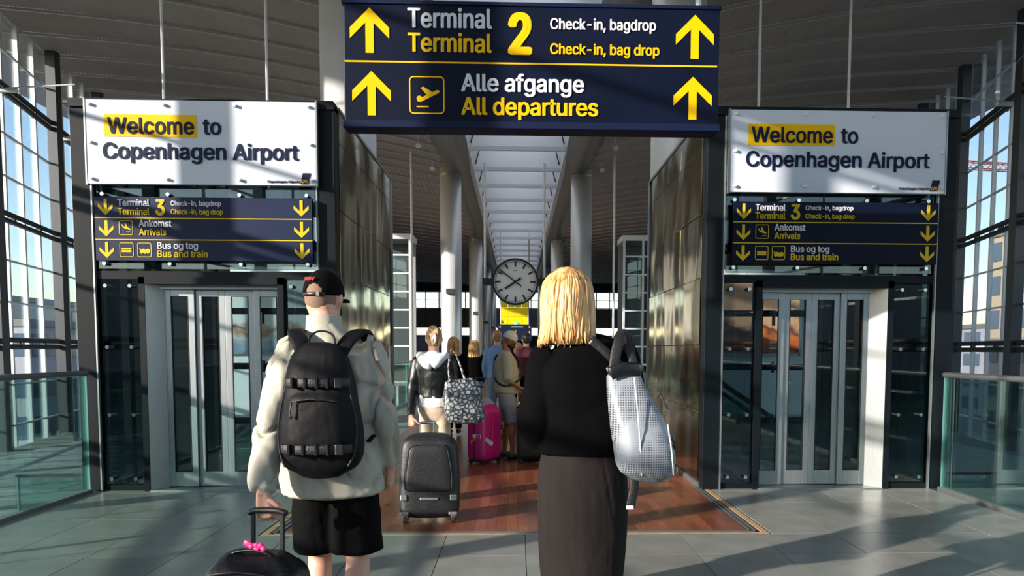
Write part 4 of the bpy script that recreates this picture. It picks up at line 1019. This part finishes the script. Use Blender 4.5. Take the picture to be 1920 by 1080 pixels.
# backpack, worn by the man
bp = thing('backpack', 'black nylon backpack with webbing straps on the back of the man', 'backpack', (MX + .01, MY - .145, .925))
m = MB()
pr = [(0, .11, .05), (.03, .155, .075), (.09, .178, .095), (.18, .178, .105), (.30, .158, .10), (.40, .142, .085), (.49, .120, .065), (.535, .085, .04)]
m.tube([(.0 + .0, -.085, z) for z, a, b in pr], [(a, b) for z, a, b in pr], 28, sub=3, cap=.5, e=2.7)
m.tube([(0, -.155, z) for z in (.09, .14, .30, .34)], [(.10, .03), (.125, .048), (.115, .048), (.09, .03)], 20, sub=3, cap=.4, e=2.8)
solid(m, 'bag_body', packm, bp, .008, 4, wr=.004, wscale=(9, 9, 9), seed=3)
for z, xw, y in ((.385, .115, -.175), (.115, .125, -.21)):
    b = MB()
    pts = [(-xw - .02, y + .05, z), (-xw, y + .01, z), (-xw * .6, y - .012, z), (0, y - .02, z), (xw * .6, y - .012, z), (xw, y + .01, z), (xw + .02, y + .05, z)]
    b.tube(pts, [(.003, .019)] * 7, 8, side=(0, 1, 0), sub=4, cap=0, e=4); wb = b.obj('webbing_strap', webm, bp, True)
    for x in (-xw * .75, -xw * .3, xw * .12, xw * .5): MB().box(x - .006, x + .006, y - .028, y - .006, z - .022, z + .022).obj('strap_loop', packm, wb, bevel=.002)
    MB().box(xw * .72, xw * .98, y - .02, y + .006, z - .021, z + .021).obj('buckle', black, wb, bevel=.004)
MB().tube([(-.08, -.205, .31), (-.03, -.212, .318), (.04, -.212, .318), (.10, -.20, .308)], [.004] * 4, 6, sub=3).obj('zip', webm, bp, True)
MB().tube([(-.085, -.21, .305), (-.09, -.216, .27), (-.088, -.214, .245)], [.004, .003, .006], 6, sub=2).obj('zip_puller', webm, bp, True)
MB().tube([(-.13, -.17, .04), (-.155, -.15, .10), (-.16, -.14, .2), (-.14, -.14, .32), (-.11, -.13, .43), (-.06, -.115, .50), (0, -.11, .515), (.06, -.115, .50), (.11, -.13, .43), (.14, -.14, .32), (.16, -.14, .2), (.155, -.15, .10), (.13, -.17, .04)], [.0045] * 13, 6, sub=3).obj('piping', webm, bp, True)
MB().tube([(-.055, -.045, .525), (-.05, -.045, .575), (-.02, -.045, .597), (.02, -.045, .597), (.05, -.045, .575), (.055, -.045, .525)], [(.008, .0045)] * 6, 8, side=(0, 1, 0), sub=4).obj('grab_handle', webm, bp, True)
for s in (-1, 1):
    b = MB(); b.tube([(s * .075, -.055, .50), (s * .10, -.018, .555), (s * .135, .045, .598), (s * .142, .125, .598), (s * .145, .215, .56), (s * .15, .262, .45), (s * .17, .25, .3), (s * .20, .16, .18), (s * .18, .01, .12)],
                 [(.034, .008), (.036, .010), (.036, .010), (.036, .010), (.034, .009), (.032, .009), (.014, .004), (.012, .003), (.012, .003)], 12, side=(1, 0, 0), sub=5, e=3)
    b.obj('shoulder_strap', packm, bp, True)

# his wheeled bag
cs = thing('wheeled_bag', 'black wheeled duffel bag with pink ribbon, pulled by the man in the cap', 'luggage', (-1.04, 3.02, 0), -.12)
m = MB(); m.tube([(0, 0, z) for z in (.06, .12, .3, .48, .57, .61)], [(.17, .12), (.195, .15), (.20, .155), (.20, .15), (.19, .13), (.15, .09)], 32, sub=3, cap=.5, e=3.6)
solid(m, 'bag_body', leather, cs, .012, 4, wr=.010, wscale=(8, 8, 8), seed=9)
for x in (-.062, .062): MB().beam((x, .10, .4), (x * 1.0, .115, .775), .018, .014).obj('pull_rod', black, cs, bevel=.003)
MB().tube([(-.078, .115, .775), (-.05, .115, .785), (0, .115, .787), (.05, .115, .785), (.078, .115, .775)], [(.014, .012)] * 5, 10, side=(0, 1, 0), sub=3, e=3).obj('pull_handle', black, cs, True)
MB().tube([(-.13, -.02, .605), (-.08, -.03, .645), (0, -.03, .66), (.07, -.03, .645), (.11, -.02, .605)], [(.012, .006)] * 5, 8, side=(0, 1, 0), sub=4).obj('carry_handle', leather, cs, True)
MB().tube([(-.19, -.10, .54), (-.12, -.135, .585), (0, -.14, .60), (.12, -.135, .585), (.19, -.10, .54)], [.004] * 5, 6, sub=4).obj('zip', webm, cs, True)
rb = MB(); rr_ = random.Random(5)
for k_ in range(4): rb.ell((.0 + k_ * .018, -.035 + rr_.uniform(-.01, .01), .665 + rr_.uniform(-.006, .014)), (.014, .010, .012), 8, 6)
rb.tube([(-.03, -.03, .69), (0, -.03, .675), (.03, -.035, .665)], [(.012, .004)] * 3, 8, sub=2); rb.obj('ribbon', pinkm, cs, True)
for x in (-.16, .16): MB().bar((x - .02, .10, .045), (x + .02, .10, .045), .045, 16).obj('wheel', rubber, cs)
MB().tube([(.12, -.155, .52), (.13, -.17, .50), (.125, -.17, .46), (.14, -.165, .44)], [.005] * 4, 6, sub=2).obj('clasp', chrome, cs, True)

# the blond woman in black
WX, WY = .275, 3.2
wo = person('woman with blond shoulder-length hair, black sweater and long charcoal skirt, seen from behind', (WX, WY, 0), 0, 1.76,
            [(-.160, 0, 1.44), (-.205, -.03, 1.15), (-.12, .20, 1.05)], [(.165, 0, 1.46), (.215, .0, 1.17), (.13, .22, 1.10)], voxel=.010, hx=-.07, sw=.9,
            legs=[((-.075, 0, .93), (-.07, .05, .50), (-.06, -.0, .09)), ((.08, 0, .93), (.10, .0, .50), (.105, -.08, .10))])
m = MB()
torso(m, wo, [(1.04, .190, .135, .0, 0), (1.09, .200, .145, 0, 0), (1.20, .198, .145, 0, 0), (1.32, .202, .140, 0, -.005), (1.42, .20, .125, -.005, -.01), (1.48, .165, .095, -.02, -.01), (1.53, .09, .07, -.04, -.01), (1.56, .07, .065, -.05, -.0)])
sleeves(m, wo, (.075, .078, .080, .066, .045), .97)
solid(m, 'sweater', knit, wo['r'], .0085, 4, wr=.011, wscale=(5, 5, 4), seed=6)
m = MB(); torso(m, wo, [(1.035, .183, .125, 0, 0), (1.06, .186, .130, 0, 0), (1.075, .188, .13, 0, 0)], e=2.1); m.obj('sweater_hem', knit, wo['r'], True)
m = MB(); torso(m, wo, [(.475, .178, .135, .0, -.01), (.60, .190, .145, .0, 0), (.80, .198, .150, .0, .0), (.95, .195, .145, 0, 0), (1.055, .176, .125, 0, 0)], e=2.1)
solid(m, 'skirt', skirtm, wo['r'], .009, 3, wr=.011, wscale=(8, 8, 1.6), seed=11)
hair_long(wo, blond, 1.51, .118, seed=3, n=190, zt=1.828)
MB().tube([(.02, -.118, 1.49), (.07, -.128, 1.45), (.12, -.135, 1.40), (.16, -.12, 1.34)], [(.004, .020)] * 4, 8, side=(0, 1, 0), sub=4, cap=0, e=3).obj('bag_strap', leather, wo['r'], True)
# tote bag of white mesh vinyl
tb = thing('tote_bag', 'white see-through mesh tote bag with black straps on the right shoulder of the blond woman', 'bag', (.485, 3.03, .94))
m = MB(); pr = [(0, .085, .07, .03), (.03, .112, .10, .03), (.10, .122, .11, .025), (.20, .112, .095, .0), (.32, .085, .055, -.045), (.41, .068, .022, -.065)]
m.tube([(x, 0, z) for z, a, b, x in pr], [(a, b) for z, a, b, x in pr], 32, sub=4, cap=.3, e=2.8)
solid(m, 'bag_body', totem, tb, .008, 3, wr=.006, wscale=(10, 10, 8), seed=8, extra=lambda c: c + Vector((0, 0, -.10 * c.x)))
MB().tube([(-.12, -.045, .415), (-.065, -.045, .435), (0.0, -.02, .43), (.0, .02, .43), (-.065, .03, .435), (-.12, .03, .415)], [(.004, .026)] * 6, 8, side=(0, 1, 0), sub=4, e=3).obj('strap_band', leather, tb, True)
m = MB(); m.tube([(-.105, -.03, .41), (-.10, -.03, .48), (-.075, .01, .565), (-.05, .12, .59), (-.05, .24, .565), (-.07, .28, .48)], [(.021, .004)] * 6, 10, side=(1, 0, 0), sub=5, e=3)
m.obj('shoulder_strap', webm, tb, True)
m = MB(); m.tube([(-.01, .0, .42), (-.03, .0, .48), (-.035, .06, .55), (-.03, .16, .57), (-.04, .26, .52)], [(.017, .004)] * 5, 10, side=(1, 0, 0), sub=5, e=3); m.obj('shoulder_strap', webm, tb, True)
MB().tube([(.065, -.06, .35), (.10, -.085, .28)], [.004] * 2, 6, sub=1).obj('cord', webm, tb, True)
MB().tube([(.115, -.09, .17), (.135, -.06, .13), (.14, -.03, .10)], [.005] * 3, 6, sub=2).obj('cord', webm, tb, True)
for (a, b) in (((-.03, .40), (.0, .02)), ((.10, .22), (.125, .02))):
    MB().tube([(a[0] - .0, -.075 if a[1] > .3 else -.09, a[1]), ((a[0] + b[0]) / 2, -.112, (a[1] + b[1]) / 2), (b[0], -.095, b[1])], [.003] * 3, 6, sub=4).obj('seam', hoodm, tb, True)
ds = MB().tube([(0, 0, .16), (-.004, .0, .08), (-.02, 0, 0)], [(.019, .003)] * 3, 8, sub=3, e=3).obj('dangling_strap', webm, tb, True, loc=(-.0, .07, -.14))
MB().box(-.036, -.006, -.004, .004, -.008, .008).obj('strap_tip', whitep, ds)

# ------------------------------------------------------------------ people further on
lady = person('woman in black leather jacket with white hood and cream jeans, hair clipped up', (-.80, 7.35, 0), -.12, 1.66,
              [(-.16, 0, 1.44), (-.215, -.05, 1.15), (-.19, -.22, .88)], [(.16, 0, 1.44), (.20, .03, 1.16), (.12, .22, 1.12)], voxel=.013, sw=.88, hy=.25,
              lh=((.1, -.2, -.9), (.3, 1, 0), (.9, -.2, 0), .9), legs=[((-.08, 0, .93), (-.075, .06, .50), (-.07, .02, .09)), ((.085, 0, .93), (.10, .0, .50), (.11, -.10, .12))], shoes=hoodm)
m = MB(); torso(m, lady, [(1.06, .165, .125, 0, 0), (1.14, .165, .12, 0, 0), (1.28, .175, .125, 0, 0), (1.40, .185, .12, 0, -.01), (1.47, .15, .09, 0, -.01), (1.53, .08, .07, 0, 0)])
sleeves(m, lady, (.070, .066, .060, .05, .042), .95); solid(m, 'leather_jacket', leather, lady['r'], .011, 3, wr=.009, wscale=(8, 8, 6), seed=12)
m = MB(); torso(m, lady, [(.97, .178, .135, 0, 0), (1.02, .178, .135, 0, 0), (1.10, .165, .125, 0, 0)]); solid(m, 'hoodie_hem', hoodm, lady['r'], .012, 2, wr=.008, seed=13)
m = MB(); m.tube([(-.10, .02, 1.50), (-.13, -.05, 1.51), (-.09, -.13, 1.47), (0, -.165, 1.41), (.09, -.13, 1.47), (.13, -.05, 1.51), (.10, .02, 1.50)], [(.035, .035), (.045, .04), (.055, .045), (.06, .055), (.055, .045), (.045, .04), (.035, .035)], 14, sub=4)
m.ell((0, -.07, 1.50), (.10, .08, .06)); m.xf(lambda p: p * (1.66 / 1.8)); solid(m, 'hood', hoodm, lady['r'], .011, 3, wr=.010, wscale=(9, 9, 9), seed=14)
m = MB(); trousers(m, lady, .11, .092, .066, .062); solid(m, 'jeans', cream, lady['r'], .012, 3, wr=.005, seed=15)
hair_short(lady, brownblond, 1.03, bun=True)
MB().tube([(.0, -.145, 1.72), (.008, -.16, 1.69), (.004, -.158, 1.64)], [.012, .014, .008], 8, sub=2).xf(lambda p: lady['Rm'] @ (p * (1.66 / 1.8))).obj('hair_claw', hoodm, lady['r'], True)
sb = thing('tote_bag', 'snakeskin-print tote bag in black and grey on the shoulder of the woman in leather jacket', 'bag', (-.50, 7.15, .78), .15)
m = MB(); m.tube([(.02, 0, 0), (.01, 0, .05), (-.01, 0, .2), (-.03, 0, .34), (-.04, 0, .38)], [(.17, .08), (.19, .095), (.185, .08), (.15, .04), (.13, .015)], 28, sub=3, cap=.3, e=3.6)
solid(m, 'bag_body', snakem, sb, .011, 3, wr=.006, seed=16, extra=lambda c: c + Vector((0, 0, -.22 * c.x)))
for dy in (-.035, .03): MB().tube([(-.13, dy, .36), (-.14, dy * .5 + .02, .50), (-.11, .08, .66), (-.06, .06, .60), (.02, dy, .35)], [(.010, .005)] * 5, 8, sub=5).obj('handle', snakem, sb, True)
s2 = thing('suitcase', 'large black soft suitcase with metal corners, pulled by the woman in leather jacket', 'suitcase', (-.74, 6.42, 0), .03)
m = MB(); m.tube([(0, 0, z) for z in (.075, .11, .3, .5, .66, .715)], [(.235, .125), (.25, .14), (.25, .14), (.245, .135), (.225, .12), (.18, .09)], 36, sub=3, cap=.4, e=5)
solid(m, 'case_body', casem, s2, .011, 3, wr=.003, seed=17)
m = MB(); m.tube([(0, -.13, z) for z in (.27, .30, .45, .60, .66)], [(.17, .015), (.20, .03), (.185, .032), (.165, .028), (.14, .012)], 28, sub=3, cap=.3, e=4.5); fp = solid(m, 'front_pocket', casem, s2, .010, 3)
MB().tube([(-.19, -.155, .29), (-.195, -.158, .40), (-.17, -.155, .56), (-.14, -.148, .645), (0, -.145, .665), (.14, -.148, .645), (.17, -.155, .56), (.195, -.158, .40), (.19, -.155, .29)], [.004] * 9, 6, sub=4).obj('zip', webm, fp, True)
for sx in (-1, 1):
    MB().box(sx * .205 - .028, sx * .205 + .028, -.15, -.10, .195, .245).obj('corner_guard', steel, s2, bevel=.008)
    MB().box(sx * .20 - .035, sx * .20 + .035, -.15, -.08, .075, .10).obj('corner_guard', steel, s2, bevel=.006)
    for yy in (-.10, .10):
        w_ = MB().bar((sx * .20 - .012, yy, .03), (sx * .20 + .012, yy, .03), .03, 14).obj('wheel', rubber, s2); MB().box(sx * .20 - .02, sx * .20 + .02, yy - .012, yy + .012, .04, .09).obj('wheel_fork', steel, s2)
MB().box(-.07, .08, -.152, -.138, .20, .222).obj('nameplate', steel, s2, bevel=.004)
m = MB()
for x in (-.10, .02): m.beam((x, .10, .6), (x, .22, .80), .014, .012)
m.obj('pull_rod', steel, s2); MB().tube([(-.115, .225, .805), (-.04, .225, .81), (.035, .225, .805)], [.012] * 3, 8, sub=2).obj('pull_handle', chrome, s2, True)

def shell_case(label, loc, rz, W, D, Hh, m_, top=1.0, cat='suitcase', extras=False):
    s = thing('suitcase', label, cat, loc, rz)
    m = MB(); m.tube([(0, 0, z) for z in (.06, .10, Hh * .5, Hh - .06, Hh)], [(W / 2 - .02, D / 2 - .02), (W / 2, D / 2), (W / 2, D / 2), (W / 2, D / 2), (W / 2 - .025, D / 2 - .02)], 32, sub=2, cap=.5, e=6)
    m.obj('case_shell', m_, s, True)
    for i in range(5):
        x = -W * .32 + i * W * .16
        for sy in (-1, 1): MB().box(x - .008, x + .008, sy * D / 2 - .005, sy * D / 2 + .005, .14, Hh - .10).obj('rib', m_, s, bevel=.003)
    MB().box(-W / 2 - .004, W / 2 + .004, -.008, .008, .07, Hh + .006).obj('zip_band', black, s, bevel=.002)
    for sx in (-1, 1):
        for sy in (-1, 1):
            MB().bar((sx * (W / 2 - .05) - .012, sy * (D / 2 - .04), .03), (sx * (W / 2 - .05) + .012, sy * (D / 2 - .04), .03), .03, 12).obj('wheel', rubber, s)
            MB().box(sx * (W / 2 - .05) - .018, sx * (W / 2 - .05) + .018, sy * (D / 2 - .04) - .014, sy * (D / 2 - .04) + .014, .035, .075).obj('wheel_fork', black, s)
    for x in (-.07, .07): MB().beam((x, D / 2 - .04, Hh - .1), (x, D / 2 - .04, top), .016, .012).obj('pull_rod', chrome, s)
    MB().tube([(-.085, D / 2 - .04, top), (0, D / 2 - .04, top + .012), (.085, D / 2 - .04, top)], [.013] * 3, 8, sub=3).obj('pull_handle', black, s, True)
    return s
pk = shell_case('bright magenta hard-shell suitcase with a luggage tag', (-.42, 9.72, 0), .95, .42, .27, .70, magenta, .96)
MB().box(-.135, -.128, -.125, .0, .36, .41).obj('luggage_label', signwhite, pk, loc=(-.085, 0, 0)).rotation_euler = (.5, 0, 0)
o = MB().box(-.218, -.212, -.11, .02, .34, .385).obj('luggage_label', signwhite, pk); o.rotation_euler = (.0, 0, 0)
for k_ in range(5): MB().box(-.2195, -.217, -.10 + k_ * .014, -.092 + k_ * .014, .345, .38).obj('barcode_stripe', textnavy, o)
MB().tube([(-.22, -.02, .33), (-.225, .01, .29), (-.22, .04, .27), (-.222, .03, .31)], [.010] * 4, 6, sub=3).obj('orange_tag', orangem, pk, True)
shell_case('grey hard-shell suitcase standing behind the magenta one', (-.55, 11.6, 0), .2, .40, .26, .66, greycase, 1.0)
shell_case('black hard-shell suitcase beside the woman in the black sweater, farther on', (.19, 9.75, 0), .1, .40, .27, .72, casem, 1.02)

dad = person('bearded man in pale cap, beige T-shirt and grey shorts, looking down', (-.15, 10.1, 0), -1.5, 1.70,
             [(-.20, 0, 1.43), (-.26, .0, 1.13), (-.17, .16, .96)], [(.20, 0, 1.43), (.26, .02, 1.13), (.14, .22, .98)], sk=skin2, voxel=.013, hy=-.15, hp=-.38, wide=1.22, sw=1.05,
             legs=[((-.10, 0, .93), (-.10, .03, .50), (-.10, -.02, .09)), ((.10, 0, .93), (.11, .10, .51), (.11, .08, .09))])
m = MB(); torso(m, dad, [(.93, .215, .175, 0, .0), (1.05, .222, .185, 0, .01), (1.2, .215, .170, 0, .005), (1.36, .215, .145, 0, -.005), (1.45, .18, .105, 0, -.01), (1.51, .09, .075, 0, 0)])
sleeves(m, dad, (.082, .082, .078, .074, .07), .04); solid(m, 'tee_shirt', tee, dad['r'], .012, 3, wr=.007, seed=20)
m = MB(); trousers(m, dad, .52, .108, .105, .06, 1.0); solid(m, 'shorts', greyshort, dad['r'], .013, 3, wr=.006, seed=21)
cap(dad, capw, False)
m = MB(); m.ell(dad['hc'] + Vector((0, .035, -.075)), (.062, .07, .05), 14, 10); m.xf(lambda p: dad['Rm'] @ p); solid(m, 'beard', hairdark, dad['r'], .009, 2, wr=.004, wscale=(30, 30, 30), seed=22)
MB().tube([(-.14, .02, 1.42), (-.12, -.12, 1.36), (-.02, -.168, 1.22), (.10, -.17, 1.10), (.20, -.10, 1.0), (.22, .03, .98), (.12, .19, 1.08), (-.02, .185, 1.25), (-.12, .10, 1.39), (-.14, .02, 1.42)], [(.016, .004)] * 10, 8, side=(0, 0, 1), sub=4, e=3).obj('crossbody_strap', webm, dad['r'], True)

def walker(label, x, y, rz, h, top, bottom, hair, kind, sd, sw=.9, bot_end=.11, hy=0, zb=1.36, wide=1.0, cap_=None):
    p = person(label, (x, y, 0), rz, h, [(-.17, 0, 1.44), (-.22, -.02, 1.14), (-.20, .06, .90)], [(.17, 0, 1.44), (.22, .0, 1.14), (.19, .10, .92)], voxel=.016, sw=sw, hy=hy,
               legs=[((-.085, 0, .93), (-.085, .07, .50), (-.08, .05, .09)), ((.085, 0, .93), (.09, -.0, .50), (.09, -.12, .12))])
    m = MB(); torso(m, p, [(.95, .185, .135, 0, 0), (1.08, .175, .13, 0, 0), (1.25, .18 * max(sw, .95), .13, 0, 0), (1.39, .19 * max(sw, .95), .125, 0, -.01), (1.46, .155, .09, 0, -.01), (1.53, .08, .07, 0, 0)])
    sleeves(m, p, (.072, .068, .062, .054, .045), .93); solid(m, 'top', top, p['r'], .016, 3, wr=.007, seed=sd)
    m = MB(); trousers(m, p, bot_end, .094, .07, .062); solid(m, 'trousers', bottom, p['r'], .016, 3, wr=.005, seed=sd + 1)
    if kind == 'long': hair_long(p, hair, zb, .125, seed=sd, n=60)
    else: hair_short(p, hair, 1.04)
    return p
walker('woman with long golden hair and black top, walking ahead', -1.08, 13.0, .0, 1.66, knit, blackcloth, blond2, 'long', 30, zb=1.33)
walker('woman with pale blond hair, black top and blue jeans, walking ahead', -.80, 14.2, .05, 1.62, knit, paledenim, blond, 'long', 34, zb=1.40)
walker('man in blue denim shirt with sandy hair, beside the bearded man', -.36, 13.6, -.1, 1.78, bluesh, paledenim, sandy, 'short', 38, sw=1.05)
walker('man in maroon top with dark hair, far ahead', .17, 15.0, .1, 1.76, maroon, blackcloth, hairdark, 'short', 42, sw=1.05)
walker('person with blond hair and pale top, half hidden behind the bearded man', .02, 17.0, .1, 1.60, tee, blackcloth, blond, 'long', 46, zb=1.45)
